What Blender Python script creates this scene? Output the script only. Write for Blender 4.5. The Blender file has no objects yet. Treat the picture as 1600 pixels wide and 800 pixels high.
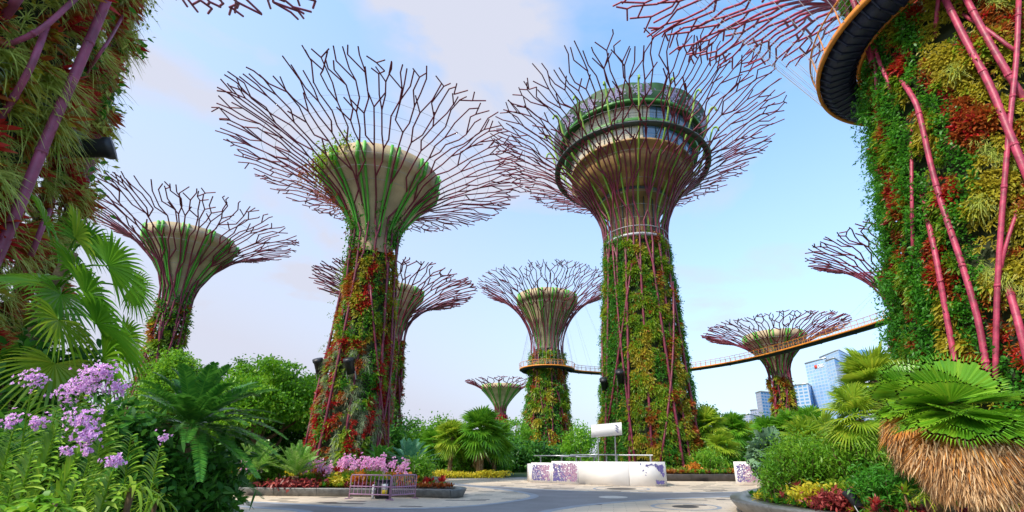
import bpy, math, random
import numpy as np
from math import radians, pi, sin, cos
from mathutils import Vector

# ------------------------------------------------------------------ camera, light, exposure
sc = bpy.context.scene
col = sc.collection
PITCH = math.atan(232 / 711)
EYE = 2.05
cd = bpy.data.cameras.new('camera')
cam = bpy.data.objects.new('camera', cd)
col.objects.link(cam)
cam.location = (0, 0, EYE)
cam.rotation_euler = (pi / 2 + PITCH, 0, 0)
cd.sensor_width = 36
cd.lens = 711 / 1600 * 36
cd.shift_x = -50 / 1600
cd.shift_y = 80 / 1600
cd.clip_start = 0.1
cd.clip_end = 6000
sc.camera = cam

SUN_EL, SUN_AZ = radians(46), math.atan2(-0.72, -0.69)      # azimuth measured from +Y towards +X
world = bpy.data.worlds.new('World')
sc.world = world
world.use_nodes = True
wt = world.node_tree
for nd in list(wt.nodes):
    wt.nodes.remove(nd)


def wn(kind, **kw):
    n = wt.nodes.new(kind)
    for k, v in kw.items():
        setattr(n, k, v)
    return n


w_out = wn('ShaderNodeOutputWorld')
w_bg = wn('ShaderNodeBackground')
w_bg.inputs['Strength'].default_value = 0.15
sky = wn('ShaderNodeTexSky', sky_type='NISHITA', sun_disc=False)
sky.sun_elevation = SUN_EL
sky.sun_rotation = SUN_AZ
sky.air_density = 1.0
sky.dust_density = 1.6
sky.ozone_density = 2.0
tc = wn('ShaderNodeTexCoord')
mp = wn('ShaderNodeMapping')
mp.inputs['Scale'].default_value = (1.0, 1.0, 2.2)
mp.inputs['Location'].default_value = (0.75, 0.3, 0.2)
ns = wn('ShaderNodeTexNoise')
ns.inputs['Scale'].default_value = 1.9
ns.inputs['Detail'].default_value = 7
ns.inputs['Roughness'].default_value = 0.52
ns.inputs['Distortion'].default_value = 0.35
cr = wn('ShaderNodeValToRGB')
cr.color_ramp.elements[0].position = 0.42
cr.color_ramp.elements[0].color = (0, 0, 0, 1)
cr.color_ramp.elements[1].position = 0.66
cr.color_ramp.elements[1].color = (1, 1, 1, 1)
sep = wn('ShaderNodeSeparateXYZ')
hz = wn('ShaderNodeMapRange')            # more cloud low over the horizon
hz.inputs['From Min'].default_value = 0.0
hz.inputs['From Max'].default_value = 0.74
hz.inputs['To Min'].default_value = 0.86
hz.inputs['To Max'].default_value = 0.0
lf = wn('ShaderNodeMapRange')            # thicker veil on the sun's side
lf.inputs['From Min'].default_value = 0.35
lf.inputs['From Max'].default_value = -0.75
lf.inputs['To Min'].default_value = 0.0
lf.inputs['To Max'].default_value = 0.45
add1 = wn('ShaderNodeMath', operation='MAXIMUM')
add2 = wn('ShaderNodeMath', operation='ADD', use_clamp=True)
mulc = wn('ShaderNodeMath', operation='MULTIPLY')
mulc.inputs[1].default_value = 0.9
hs = wn('ShaderNodeHueSaturation')
hs.inputs['Saturation'].default_value = 1.02
hs.inputs['Value'].default_value = 1.75
mixc = wn('ShaderNodeMixRGB')
mixc.inputs[2].default_value = (2.95, 3.08, 3.66, 1)
L = wt.links.new
L(tc.outputs['Generated'], mp.inputs[0])
L(mp.outputs[0], ns.inputs['Vector'])
L(ns.outputs['Fac'], cr.inputs[0])
L(tc.outputs['Generated'], sep.inputs[0])
L(sep.outputs['Z'], hz.inputs['Value'])
L(sep.outputs['X'], lf.inputs['Value'])
L(cr.outputs[0], mulc.inputs[0])
L(mulc.outputs[0], add1.inputs[0])
L(hz.outputs[0], add1.inputs[1])
L(add1.outputs[0], add2.inputs[0])
L(lf.outputs[0], add2.inputs[1])
tint = wn('ShaderNodeMixRGB', blend_type='MULTIPLY')
tint.inputs[0].default_value = 1
tint.inputs[2].default_value = (0.88, 1.10, 1.12, 1)
L(sky.outputs[0], tint.inputs[1])
L(tint.outputs[0], hs.inputs['Color'])
# one tall soft cloud between the two big towers
cdv = wn('ShaderNodeVectorMath', operation='DOT_PRODUCT')
cv = Vector((-0.155, cos(PITCH) - 0.62 * sin(PITCH), sin(PITCH) + 0.62 * cos(PITCH))).normalized()
cdv.inputs[1].default_value = cv
cmr = wn('ShaderNodeMapRange')
cmr.inputs['From Min'].default_value = 0.978
cmr.inputs['From Max'].default_value = 0.999
cmr.inputs['To Max'].default_value = 1.0
cmm = wn('ShaderNodeMath', operation='MULTIPLY')
nmr = wn('ShaderNodeMapRange')
nmr.inputs['From Min'].default_value = 0.34
nmr.inputs['From Max'].default_value = 0.56
L(tc.outputs['Generated'], cdv.inputs[0])
L(cdv.outputs['Value'], cmr.inputs['Value'])
L(ns.outputs['Fac'], nmr.inputs['Value'])
L(cmr.outputs[0], cmm.inputs[0])
L(nmr.outputs[0], cmm.inputs[1])
add3 = wn('ShaderNodeMath', operation='ADD', use_clamp=True)
L(add2.outputs[0], add3.inputs[0])
L(cmm.outputs[0], add3.inputs[1])
L(add3.outputs[0], mixc.inputs[0])
L(hs.outputs[0], mixc.inputs[1])
L(mixc.outputs[0], w_bg.inputs['Color'])
L(w_bg.outputs[0], w_out.inputs[0])

sd = bpy.data.lights.new('sun', 'SUN')
sd.energy = 3.4
sd.angle = radians(5)
sd.color = (1.0, 0.91, 0.77)
sun = bpy.data.objects.new('sun', sd)
col.objects.link(sun)
sdir = Vector((sin(SUN_AZ) * cos(SUN_EL), cos(SUN_AZ) * cos(SUN_EL), sin(SUN_EL)))
sun.rotation_euler = sdir.to_track_quat('Z', 'Y').to_euler()
sun.location = sdir * 200

sc.view_settings.view_transform = 'Standard'
sc.view_settings.look = 'None'
sc.view_settings.exposure = 0.7
sc.view_settings.gamma = 1.0
sc.view_settings.use_curve_mapping = False
sc.render.engine = 'CYCLES'
sc.cycles.use_denoising = True
sc.cycles.max_bounces = 6
sc.cycles.transparent_max_bounces = 6

# ------------------------------------------------------------------ picture <-> place
CP, SP = cos(PITCH), sin(PITCH)


def ray(px, py):
    v = (480 - py) / 711
    return np.array([(px - 850) / 711, CP - v * SP, SP + v * CP])


def at(px, py, Z):
    """the point seen at pixel (px, py) at depth Z metres"""
    return np.array([0, 0, EYE]) + Z * ray(px, py)


def G(px, py, z=0.0):
    """the point of the level z seen at pixel (px, py)"""
    d = ray(px, py)
    return np.array([0, 0, EYE]) + d * ((z - EYE) / d[2])


# ------------------------------------------------------------------ mesh helpers
class MB:
    def __init__(s):
        s.v, s.f, s.m, s.n = [], [], [], 0

    def add(s, V, F, mat=0):
        V = np.asarray(V, np.float32).reshape(-1, 3)
        F = np.asarray(F, np.int64)
        if len(F) == 0:
            return
        s.v.append(V)
        s.f.append(F + s.n)
        s.m.append(np.full(len(F), mat, np.int32))
        s.n += len(V)

    def mesh(s, name, mats, smooth=False):
        me = bpy.data.meshes.new(name)
        if s.n:
            V = np.concatenate(s.v)
            me.vertices.add(len(V))
            me.vertices.foreach_set('co', V.ravel())
            loops = np.concatenate([f.ravel() for f in s.f]).astype(np.int32)
            tot = np.concatenate([np.full(len(f), f.shape[1], np.int32) for f in s.f])
            st = np.concatenate([[0], np.cumsum(tot)[:-1]]).astype(np.int32)
            me.loops.add(len(loops))
            me.loops.foreach_set('vertex_index', loops)
            me.polygons.add(len(tot))
            me.polygons.foreach_set('loop_start', st)
            me.polygons.foreach_set('loop_total', tot)
            me.polygons.foreach_set('material_index', np.concatenate(s.m))
            if smooth:
                me.polygons.foreach_set('use_smooth', np.ones(len(tot), bool))
        for m in (mats if isinstance(mats, (list, tuple)) else [mats]):
            me.materials.append(m)
        me.update(calc_edges=True)
        me.validate()
        return me

    def build(s, name, mats, parent=None, smooth=False):
        o = bpy.data.objects.new(name, s.mesh(name, mats, smooth))
        col.objects.link(o)
        if parent is not None:
            o.parent = parent
        return o


def tag(o, label=None, cat=None, group=None, kind=None):
    if label:
        o['label'] = label
    if cat:
        o['category'] = cat
    if group:
        o['group'] = group
    if kind:
        o['kind'] = kind
    return o


def thing(name, label, cat, loc, group=None, rz=0.0):
    o = bpy.data.objects.new(name, None)
    o.empty_display_size = 0.3
    col.objects.link(o)
    o.location = [float(q) for q in loc]
    o.rotation_euler = (0, 0, rz)
    return tag(o, label, cat, group)


def nrm(a):
    return a / np.maximum(np.linalg.norm(a, axis=-1, keepdims=True), 1e-9)


ZUP = np.array([0, 0, 1.0])


def frames(ax):
    """two unit vectors square to each axis"""
    ax = np.asarray(ax, float)
    ref = np.where(np.abs(ax[..., 2:3]) < 0.9, np.array([0, 0, 1.0]), np.array([1.0, 0, 0]))
    e1 = nrm(np.cross(ref, ax))
    return e1, np.cross(ax, e1)


LANCE = [0.45, 0.95, 0.8, 0.05]
STRAP = [0.75, 1.0, 0.95, 0.8, 0.1]
DIAM = [0.15, 1.0, 0.1]
OVAL = [0.3, 1.0, 0.85, 0.08]


def blades(mb, base, d, side, Lg, W, droop=0.0, prof=LANCE, mat=0):
    base = np.asarray(base, float)
    M = len(base)
    if M == 0:
        return
    Lg = np.broadcast_to(np.asarray(Lg, float), (M,))[:, None]
    W = np.broadcast_to(np.asarray(W, float), (M,))[:, None]
    dr = np.broadcast_to(np.asarray(droop, float), (M,))[:, None]
    K = len(prof)
    V = np.empty((M, K, 2, 3))
    for k in range(K):
        t = k / (K - 1)
        p = base + d * (Lg * t) - ZUP * (dr * Lg * t * t)
        w = side * (W * prof[k] * 0.5)
        V[:, k, 0] = p - w
        V[:, k, 1] = p + w
    i0 = (np.arange(M) * K * 2)[:, None] + (np.arange(K - 1) * 2)[None]
    F = np.stack([i0, i0 + 1, i0 + 3, i0 + 2], -1).reshape(-1, 4)
    mb.add(V.reshape(-1, 3), F, mat)


def rosettes(mb, rng, pos, axis, k, Lg, W, th=(0.3, 1.3), droop=0.3, prof=LANCE, mat=0, jit=0.25):
    """k blades round every position, opening round its axis"""
    pos = np.asarray(pos, float)
    N = len(pos)
    if N == 0:
        return
    axis = nrm(np.broadcast_to(np.asarray(axis, float), (N, 3)))
    e1, e2 = frames(axis)
    ph = (np.arange(k)[None] * 2.399963 + rng.uniform(0, 6.28, (N, 1)) + rng.normal(0, 0.2, (N, k)))[..., None]
    tt = np.linspace(th[0], th[1], k)[None] + rng.normal(0, 0.12, (N, k))
    tt = tt[..., None]
    rad = e1[:, None] * np.cos(ph) + e2[:, None] * np.sin(ph)
    d = axis[:, None] * np.cos(tt) + rad * np.sin(tt)
    side = -e1[:, None] * np.sin(ph) + e2[:, None] * np.cos(ph)
    Ls = np.broadcast_to(np.asarray(Lg, float).reshape(-1, 1), (N, 1)) * rng.uniform(1 - jit, 1 + jit, (N, k))
    Ws = np.broadcast_to(np.asarray(W, float).reshape(-1, 1), (N, 1)) * rng.uniform(0.8, 1.2, (N, k))
    b = np.repeat(pos[:, None], k, 1)
    blades(mb, b.reshape(-1, 3), d.reshape(-1, 3), side.reshape(-1, 3), Ls.ravel(), Ws.ravel(),
           rng.uniform(0.6, 1.4, N * k) * droop, prof, mat)


def leaves(mb, rng, pos, Lg, W, up=0.3, mat=0, prof=DIAM, out=None):
    """one loose leaf per position, turned at random"""
    N = len(pos)
    if N == 0:
        return
    d = rng.normal(size=(N, 3))
    if out is not None:
        d = d * 0.75 + out
    d[:, 2] += up * 0.4
    d = nrm(d)
    s = rng.normal(size=(N, 3)) * 0.8
    s = nrm(np.cross(d, nrm(s + np.array([0, 0, 1.0]))))
    blades(mb, pos, d, s, Lg * rng.uniform(0.7, 1.3, N), W * rng.uniform(0.7, 1.3, N),
           rng.uniform(0, 0.5, N), prof, mat)


def fronds(mb, rng, base, d, Lg, droop, n=36, ll=0.22, lw=0.022, mat=0, rmat=0, vee=0.35, t0=0.12):
    """pinnate fronds: leaflets both sides of an arching rachis"""
    base = np.asarray(base, float)
    M = len(base)
    d = nrm(np.asarray(d, float))
    Lg = np.broadcast_to(np.asarray(Lg, float), (M,))
    droop = np.broadcast_to(np.asarray(droop, float), (M,))
    side = nrm(np.cross(d, ZUP) + 1e-6)
    blades(mb, base, d, side, Lg, Lg * 0.018, droop, [1, .9, .8, .6, .4, .2], rmat)
    t = np.linspace(t0, 0.99, n)[None, :, None]
    p = base[:, None] + d[:, None] * (Lg[:, None, None] * t) - ZUP * (droop * Lg)[:, None, None] * t * t
    T = nrm(d[:, None] - ZUP * (2 * droop[:, None, None] * t))
    Nn = nrm(np.cross(np.repeat(side[:, None], n, 1), T))
    size = (np.sin(np.clip(t[..., 0] * 0.9 + 0.08, 0, 1) * pi) ** 0.6 * 0.85 + 0.15)
    for sg in (-1, 1):
        ld = nrm(T * (0.45 + 0.5 * t) + side[:, None] * sg + Nn * vee + rng.normal(0, 0.07, (M, n, 3)))
        ls = nrm(np.cross(ld, Nn))
        LL = (size * ll * (Lg[:, None] / Lg.mean())).ravel()
        blades(mb, p.reshape(-1, 3), ld.reshape(-1, 3), ls.reshape(-1, 3), LL, lw, 0.12, LANCE, mat)


def fans(mb, rng, hub, a, Lg, n=30, spread=2.35, tip=0.35, mat=0, fold=0.25, nat=None, free=0.62, curl=0.12):
    """palmate leaves: pleated segments joined towards the hub, free and drooping at the tips"""
    hub = np.asarray(hub, float)
    a = nrm(np.asarray(a, float))
    M = len(hub)
    Lg = np.broadcast_to(np.asarray(Lg, float), (M,))
    S = nrm(np.cross(a, ZUP) + 1e-6)
    N = np.cross(S, a)
    if nat is not None:                      # roll the blade about its petiole
        c, s_ = np.cos(nat)[:, None], np.sin(nat)[:, None]
        S, N = S * c + N * s_, N * c - S * s_
    ph = np.linspace(-spread, spread, n)
    dphi = ph[1] - ph[0]
    V = np.empty((M, n, 6, 2, 3))
    ls = (1 - 0.28 * (np.abs(ph) / spread) ** 2)
    ln = Lg[:, None] * ls[None] * rng.uniform(0.92, 1.05, (M, n))
    zig = np.where(np.arange(n) % 2 == 0, 1, -1)
    d = a[:, None] * np.cos(ph)[None, :, None] + S[:, None] * np.sin(ph)[None, :, None]
    d = nrm(d + N[:, None] * (fold * (np.abs(ph) / spread) ** 1.0)[None, :, None])
    side = nrm(np.cross(d, np.repeat(N[:, None], n, 1)))
    for k, (t, wf) in enumerate(((0.0, 0.02), (0.3, 0.3), (free, free), (0.78, free * 0.62), (0.9, free * 0.34), (1.0, 0.03))):
        tl = t * ln[..., None]
        p = hub[:, None] + d * tl - ZUP * (curl * t * t + tip * max(0, t - free * 0.8) ** 2) * ln[..., None]
        w = side * (wf * Lg[:, None, None] * math.tan(dphi / 2) * ls[None, :, None])
        pl = N[:, None] * (zig[None, :, None] * wf * dphi * 0.22 * Lg[:, None, None])
        V[:, :, k, 0] = p - w + pl
        V[:, :, k, 1] = p + w - pl
    i0 = (np.arange(M * n) * 12)[:, None] + (np.arange(5) * 2)[None]
    F = np.stack([i0, i0 + 1, i0 + 3, i0 + 2], -1).reshape(-1, 4)
    mb.add(V.reshape(-1, 3), F, mat)


def bars(mb, P0, P1, r0, r1=None, sides=6, mat=0, caps=False):
    """straight round bars, one per row"""
    P0, P1 = np.asarray(P0, float).reshape(-1, 3), np.asarray(P1, float).reshape(-1, 3)
    M = len(P0)
    if M == 0:
        return
    r0 = np.broadcast_to(np.asarray(r0, float), (M,))
    r1 = r0 if r1 is None else np.broadcast_to(np.asarray(r1, float), (M,))
    ax = nrm(P1 - P0)
    e1, e2 = frames(ax)
    a = np.linspace(0, 2 * pi, sides, endpoint=False)
    ring = e1[:, None] * np.cos(a)[None, :, None] + e2[:, None] * np.sin(a)[None, :, None]
    V = np.concatenate([P0[:, None] + ring * r0[:, None, None], P1[:, None] + ring * r1[:, None, None]], 1)
    i = np.arange(sides)
    j = (i + 1) % sides
    F = (np.arange(M) * 2 * sides)[:, None, None] + np.stack([i, j, j + sides, i + sides], -1)[None]
    n0 = mb.n
    mb.add(V.reshape(-1, 3), F.reshape(-1, 4), mat)
    if caps:
        C = (np.arange(M) * 2 * sides)[:, None] + n0
        for c in (C + i[::-1], C + sides + i):
            mb.f.append(c)
            mb.m.append(np.full(M, mat, np.int32))


def tube(mb, pts, r, sides=8, mat=0, caps=True):
    pts = np.asarray(pts, float)
    K = len(pts)
    r = np.broadcast_to(np.asarray(r, float), (K,))
    T = np.gradient(pts, axis=0)
    T = nrm(T)
    e1, _ = frames(T[0])
    a = np.linspace(0, 2 * pi, sides, endpoint=False)
    V = []
    for k in range(K):
        e1 = nrm(e1 - T[k] * np.dot(e1, T[k]))
        e2 = np.cross(T[k], e1)
        V.append(pts[k] + (e1 * np.cos(a)[:, None] + e2 * np.sin(a)[:, None]) * r[k])
    i = np.arange(sides)
    j = (i + 1) % sides
    F = np.concatenate([np.stack([i, j, j + sides, i + sides], -1) + k * sides for k in range(K - 1)])
    n0 = mb.n
    mb.add(np.concatenate(V), F, mat)
    if caps:
        mb.f.append((n0 + i[::-1])[None])
        mb.f.append((n0 + (K - 1) * sides + i)[None])
        mb.m.append(np.full(2, mat, np.int32))


def lathe(mb, prof, n=48, mat=0, a0=0.0, a1=2 * pi, c=(0, 0)):
    prof = np.asarray(prof, float)
    K = len(prof)
    full = abs(a1 - a0 - 2 * pi) < 1e-6
    a = np.linspace(a0, a1, n, endpoint=not full)
    V = np.stack([c[0] + prof[:, 0:1] * np.cos(a), c[1] + prof[:, 0:1] * np.sin(a), np.repeat(prof[:, 1:2], n, 1)], -1)
    i = np.arange(n if full else n - 1)
    j = (i + 1) % n
    F = np.concatenate([np.stack([i, j, j + n, i + n], -1) + k * n for k in range(K - 1)])
    mb.add(V.reshape(-1, 3), F, mat)


def box(mb, c, s, rz=0.0, mat=0, ax=None):
    x, y, z = np.asarray(s, float) / 2
    V = np.array([[-x, -y, -z], [x, -y, -z], [x, y, -z], [-x, y, -z], [-x, -y, z], [x, -y, z], [x, y, z], [-x, y, z]])
    if ax is not None:
        V = V @ np.asarray(ax, float)
    else:
        c_, s_ = cos(rz), sin(rz)
        V = V @ np.array([[c_, s_, 0], [-s_, c_, 0], [0, 0, 1]])
    F = [[0, 3, 2, 1], [4, 5, 6, 7], [0, 1, 5, 4], [1, 2, 6, 5], [2, 3, 7, 6], [3, 0, 4, 7]]
    mb.add(V + np.asarray(c, float), F, mat)


def smooth_closed(P, k=8):
    P = np.asarray(P, float)
    n = len(P)
    out = []
    for i in range(n):
        p0, p1, p2, p3 = P[i - 1], P[i], P[(i + 1) % n], P[(i + 2) % n]
        for t in np.arange(k) / k:
            out.append(0.5 * (2 * p1 + (p2 - p0) * t + (2 * p0 - 5 * p1 + 4 * p2 - p3) * t ** 2 + (3 * p1 - p0 - 3 * p2 + p3) * t ** 3))
    return np.array(out)


def smooth_open(P, k=8):
    P = np.asarray(P, float)
    Q = np.concatenate([[2 * P[0] - P[1]], P, [2 * P[-1] - P[-2]]])
    out = []
    for i in range(1, len(Q) - 2):
        p0, p1, p2, p3 = Q[i - 1], Q[i], Q[i + 1], Q[i + 2]
        for t in np.arange(k) / k:
            out.append(0.5 * (2 * p1 + (p2 - p0) * t + (2 * p0 - 5 * p1 + 4 * p2 - p3) * t ** 2 + (3 * p1 - p0 - 3 * p2 + p3) * t ** 3))
    out.append(P[-1])
    return np.array(out)


def inset(P, d):
    """outline moved inward (counter-clockwise outline) by d"""
    T = nrm(np.roll(P, -1, 0) - np.roll(P, 1, 0))
    return P + np.stack([-T[:, 1], T[:, 0]], -1) * d


def ccw(P):
    x, y = P[:, 0], P[:, 1]
    return P if np.sum(x * np.roll(y, -1) - np.roll(x, -1) * y) > 0 else P[::-1]


def sheet(mb, P, z, mat=0):
    P = np.asarray(P, float)
    V = np.concatenate([np.c_[P[:, :2], np.full(len(P), z)]])
    mb.add(V, np.arange(len(P))[None], mat)


def ring_strip(mb, A, B, za, zb, mat=0):
    n = len(A)
    V = np.concatenate([np.c_[A, np.full(n, za)], np.c_[B, np.full(n, zb)]])
    i = np.arange(n)
    j = (i + 1) % n
    mb.add(V, np.stack([i, j, j + n, i + n], -1), mat)


# ------------------------------------------------------------------ materials
def mat(name, color, rough=0.6, metal=0.0, noise=0.0, nscale=3.0, bump=0.0, bscale=20.0, color2=None, spec=0.5):
    m = bpy.data.materials.new(name)
    m.use_nodes = True
    nt = m.node_tree
    b = nt.nodes['Principled BSDF']
    b.inputs['Base Color'].default_value = (*color, 1)
    b.inputs['Roughness'].default_value = rough
    b.inputs['Metallic'].default_value = metal
    b.inputs['Specular IOR Level'].default_value = spec
    tcn = nt.nodes.new('ShaderNodeTexCoord')
    if noise or color2:
        t = nt.nodes.new('ShaderNodeTexNoise')
        t.inputs['Scale'].default_value = nscale
        t.inputs['Detail'].default_value = 6
        r = nt.nodes.new('ShaderNodeValToRGB')
        r.color_ramp.elements[0].position = 0.35
        r.color_ramp.elements[1].position = 0.68
        c2 = color2 if color2 else tuple(min(1, c * (1 + noise)) for c in color)
        c1 = color if color2 else tuple(c * (1 - noise) for c in color)
        r.color_ramp.elements[0].color = (*c1, 1)
        r.color_ramp.elements[1].color = (*c2, 1)
        nt.links.new(tcn.outputs['Object'], t.inputs['Vector'])
        nt.links.new(t.outputs['Fac'], r.inputs[0])
        nt.links.new(r.outputs[0], b.inputs['Base Color'])
    if bump:
        t2 = nt.nodes.new('ShaderNodeTexNoise')
        t2.inputs['Scale'].default_value = bscale
        t2.inputs['Detail'].default_value = 4
        bp = nt.nodes.new('ShaderNodeBump')
        bp.inputs['Strength'].default_value = bump
        bp.inputs['Distance'].default_value = 0.05
        nt.links.new(tcn.outputs['Object'], t2.inputs['Vector'])
        nt.links.new(t2.outputs['Fac'], bp.inputs['Height'])
        nt.links.new(bp.outputs[0], b.inputs['Normal'])
    return m


def leafm(name, cols, trans=0.35, rough=0.45, patch=0.0, gain=1.18):
    """foliage: every leaf draws its own colour from the ramp, some light passes through"""
    m = bpy.data.materials.new(name)
    m.use_nodes = True
    nt = m.node_tree
    b = nt.nodes['Principled BSDF']
    b.inputs['Roughness'].default_value = rough
    b.inputs['Specular IOR Level'].default_value = 0.35
    g = nt.nodes.new('ShaderNodeNewGeometry')
    r = nt.nodes.new('ShaderNodeValToRGB')
    r.color_ramp.interpolation = 'LINEAR'
    e = r.color_ramp.elements
    while len(e) < len(cols):
        e.new(0.5)
    for i, c in enumerate(cols):
        e[i].position = i / max(1, len(cols) - 1)
        e[i].color = (*[min(0.85, q * gain) for q in c], 1)
    fac = g.outputs['Random Per Island']
    if patch:
        tcn = nt.nodes.new('ShaderNodeTexCoord')
        t = nt.nodes.new('ShaderNodeTexNoise')
        t.inputs['Scale'].default_value = patch
        t.inputs['Detail'].default_value = 2
        nt.links.new(tcn.outputs['Object'], t.inputs['Vector'])
        mr = nt.nodes.new('ShaderNodeMapRange')
        mr.inputs['From Min'].default_value = 0.32
        mr.inputs['From Max'].default_value = 0.68
        nt.links.new(t.outputs['Fac'], mr.inputs['Value'])
        mx = nt.nodes.new('ShaderNodeMix')
        mx.inputs[0].default_value = 0.55
        nt.links.new(fac, mx.inputs[2])
        nt.links.new(mr.outputs[0], mx.inputs[3])
        fac = mx.outputs[0]
    nt.links.new(fac, r.inputs[0])
    nt.links.new(r.outputs[0], b.inputs['Base Color'])
    tr = nt.nodes.new('ShaderNodeBsdfTranslucent')
    mul = nt.nodes.new('ShaderNodeHueSaturation')
    mul.inputs['Value'].default_value = 1.7
    mul.inputs['Hue'].default_value = 0.49
    nt.links.new(r.outputs[0], mul.inputs['Color'])
    nt.links.new(mul.outputs[0], tr.inputs['Color'])
    ms = nt.nodes.new('ShaderNodeMixShader')
    ms.inputs[0].default_value = trans
    nt.links.new(b.outputs[0], ms.inputs[1])
    nt.links.new(tr.outputs[0], ms.inputs[2])
    nt.links.new(ms.outputs[0], nt.nodes['Material Output'].inputs['Surface'])
    return m


def window_mat(name, glass, frame, sx, sz, rough=0.12, gap=0.08, sky_var=0.25):
    """curtain wall: storey bands and mullions from a brick pattern"""
    m = bpy.data.materials.new(name)
    m.use_nodes = True
    nt = m.node_tree
    b = nt.nodes['Principled BSDF']
    tcn = nt.nodes.new('ShaderNodeTexCoord')
    br = nt.nodes.new('ShaderNodeTexBrick')
    br.offset = 0.0
    br.inputs['Scale'].default_value = 1.0
    br.inputs['Brick Width'].default_value = sx
    br.inputs['Row Height'].default_value = sz
    br.inputs['Mortar Size'].default_value = gap * sz
    br.inputs['Mortar Smooth'].default_value = 0.1
    br.inputs['Color1'].default_value = (*glass, 1)
    br.inputs['Color2'].default_value = (*[c * (1 + sky_var) for c in glass], 1)
    br.inputs['Mortar'].default_value = (*frame, 1)
    nt.links.new(tcn.outputs['UV'], br.inputs['Vector'])
    nt.links.new(br.outputs['Color'], b.inputs['Base Color'])
    b.inputs['Roughness'].default_value = rough
    b.inputs['Specular IOR Level'].default_value = 0.8
    return m


M = {}
M['steel'] = mat('magenta_steel', (0.17, 0.015, 0.042), 0.5, noise=0.3, nscale=1.5)
M['steel_far'] = mat('dark_magenta_steel', (0.17, 0.02, 0.045), 0.5)
M['steel_pink'] = mat('pink_steel', (0.36, 0.036, 0.082), 0.5, noise=0.4, nscale=3.5, bump=0.15)
M['steel_plum'] = mat('plum_steel', (0.26, 0.05, 0.11), 0.5, noise=0.3, nscale=2.5)
M['wire'] = mat('grey_wire', (0.42, 0.42, 0.46), 0.5, 0.2)
M['core'] = mat('trunk_core', (0.03, 0.042, 0.014), 0.9, noise=0.4)
M['concrete'] = mat('cup_concrete', (0.46, 0.36, 0.22), 0.8, noise=0.28, nscale=0.5, bump=0.2)
M['bowl'] = mat('bowl_bronze', (0.20, 0.125, 0.05), 0.5, nscale=0.45, color2=(0.50, 0.29, 0.10))
M['rib'] = mat('green_rib', (0.08, 0.38, 0.03), 0.5)
M['trim'] = mat('dark_green_trim', (0.04, 0.20, 0.03), 0.5)
M['rib_lime'] = mat('lime_rib', (0.20, 0.38, 0.04), 0.5)
M['fern'] = leafm('fern_leaf', [(0.07, 0.15, 0.010), (0.14, 0.24, 0.012), (0.26, 0.31, 0.02)], patch=0.5)
M['vine'] = leafm('vine_leaf', [(0.02, 0.10, 0.008), (0.04, 0.19, 0.012), (0.09, 0.27, 0.02)], patch=0.6)
M['gold'] = leafm('gold_leaf', [(0.20, 0.19, 0.015), (0.34, 0.29, 0.025), (0.20, 0.25, 0.015)], patch=0.5)
M['red'] = leafm('red_leaf', [(0.14, 0.010, 0.008), (0.38, 0.018, 0.012), (0.30, 0.05, 0.01)], 0.25, patch=0.7)
M['rust'] = leafm('rust_leaf', [(0.14, 0.045, 0.008), (0.30, 0.07, 0.012), (0.24, 0.15, 0.02)], 0.25, patch=0.7)
M['silver'] = leafm('silver_leaf', [(0.16, 0.22, 0.12), (0.27, 0.33, 0.20), (0.20, 0.27, 0.10)], 0.2)
M['tuft'] = leafm('grass_leaf', [(0.20, 0.30, 0.04), (0.40, 0.46, 0.11), (0.29, 0.38, 0.06)], 0.3, patch=0.5)
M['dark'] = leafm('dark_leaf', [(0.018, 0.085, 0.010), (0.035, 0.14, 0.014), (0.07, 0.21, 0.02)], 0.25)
M['palm'] = leafm('palm_leaf', [(0.04, 0.16, 0.012), (0.09, 0.25, 0.015), (0.17, 0.32, 0.02)], 0.3, 0.35, patch=0.7)
M['palm_yellow'] = leafm('yellow_palm_leaf', [(0.09, 0.21, 0.015), (0.19, 0.30, 0.02), (0.32, 0.36, 0.03)], 0.35, 0.4, patch=0.7)
M['palm_deep'] = leafm('deep_palm_leaf', [(0.05, 0.18, 0.012), (0.11, 0.28, 0.014), (0.24, 0.38, 0.025)], 0.3, 0.35, patch=0.7)
M['blue_palm'] = leafm('blue_palm_leaf', [(0.10, 0.22, 0.13), (0.17, 0.29, 0.18), (0.14, 0.26, 0.12)], 0.2, 0.5)
M['cycad'] = leafm('cycad_leaf', [(0.025, 0.14, 0.020), (0.05, 0.20, 0.022), (0.10, 0.28, 0.035)], 0.25, 0.3, gain=1)
M['cycad_lt'] = leafm('pale_cycad_leaf', [(0.07, 0.22, 0.02), (0.14, 0.30, 0.04), (0.26, 0.38, 0.12)], 0.25, 0.3)
M['cycad_bl'] = leafm('bluish_cycad_leaf', [(0.04, 0.16, 0.09), (0.07, 0.22, 0.13), (0.10, 0.25, 0.12)], 0.25, 0.4)
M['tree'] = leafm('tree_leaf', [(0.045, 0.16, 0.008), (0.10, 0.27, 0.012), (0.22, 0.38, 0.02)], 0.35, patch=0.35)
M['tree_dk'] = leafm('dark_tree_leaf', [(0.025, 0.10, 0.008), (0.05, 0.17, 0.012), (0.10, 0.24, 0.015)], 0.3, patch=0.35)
M['shrub'] = leafm('shrub_leaf', [(0.06, 0.19, 0.012), (0.11, 0.27, 0.015), (0.20, 0.34, 0.02)], 0.35, patch=1.0)
M['orchid'] = leafm('orchid_leaf', [(0.09, 0.22, 0.012), (0.15, 0.29, 0.02), (0.26, 0.36, 0.03)], 0.3, gain=1.2)
M['petal'] = leafm('orchid_petal', [(0.46, 0.21, 0.47), (0.58, 0.34, 0.59), (0.70, 0.50, 0.69)], 0.3)
M['petal_pink'] = leafm('pink_petal', [(0.55, 0.22, 0.45), (0.68, 0.36, 0.55), (0.75, 0.50, 0.62)], 0.3)
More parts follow.
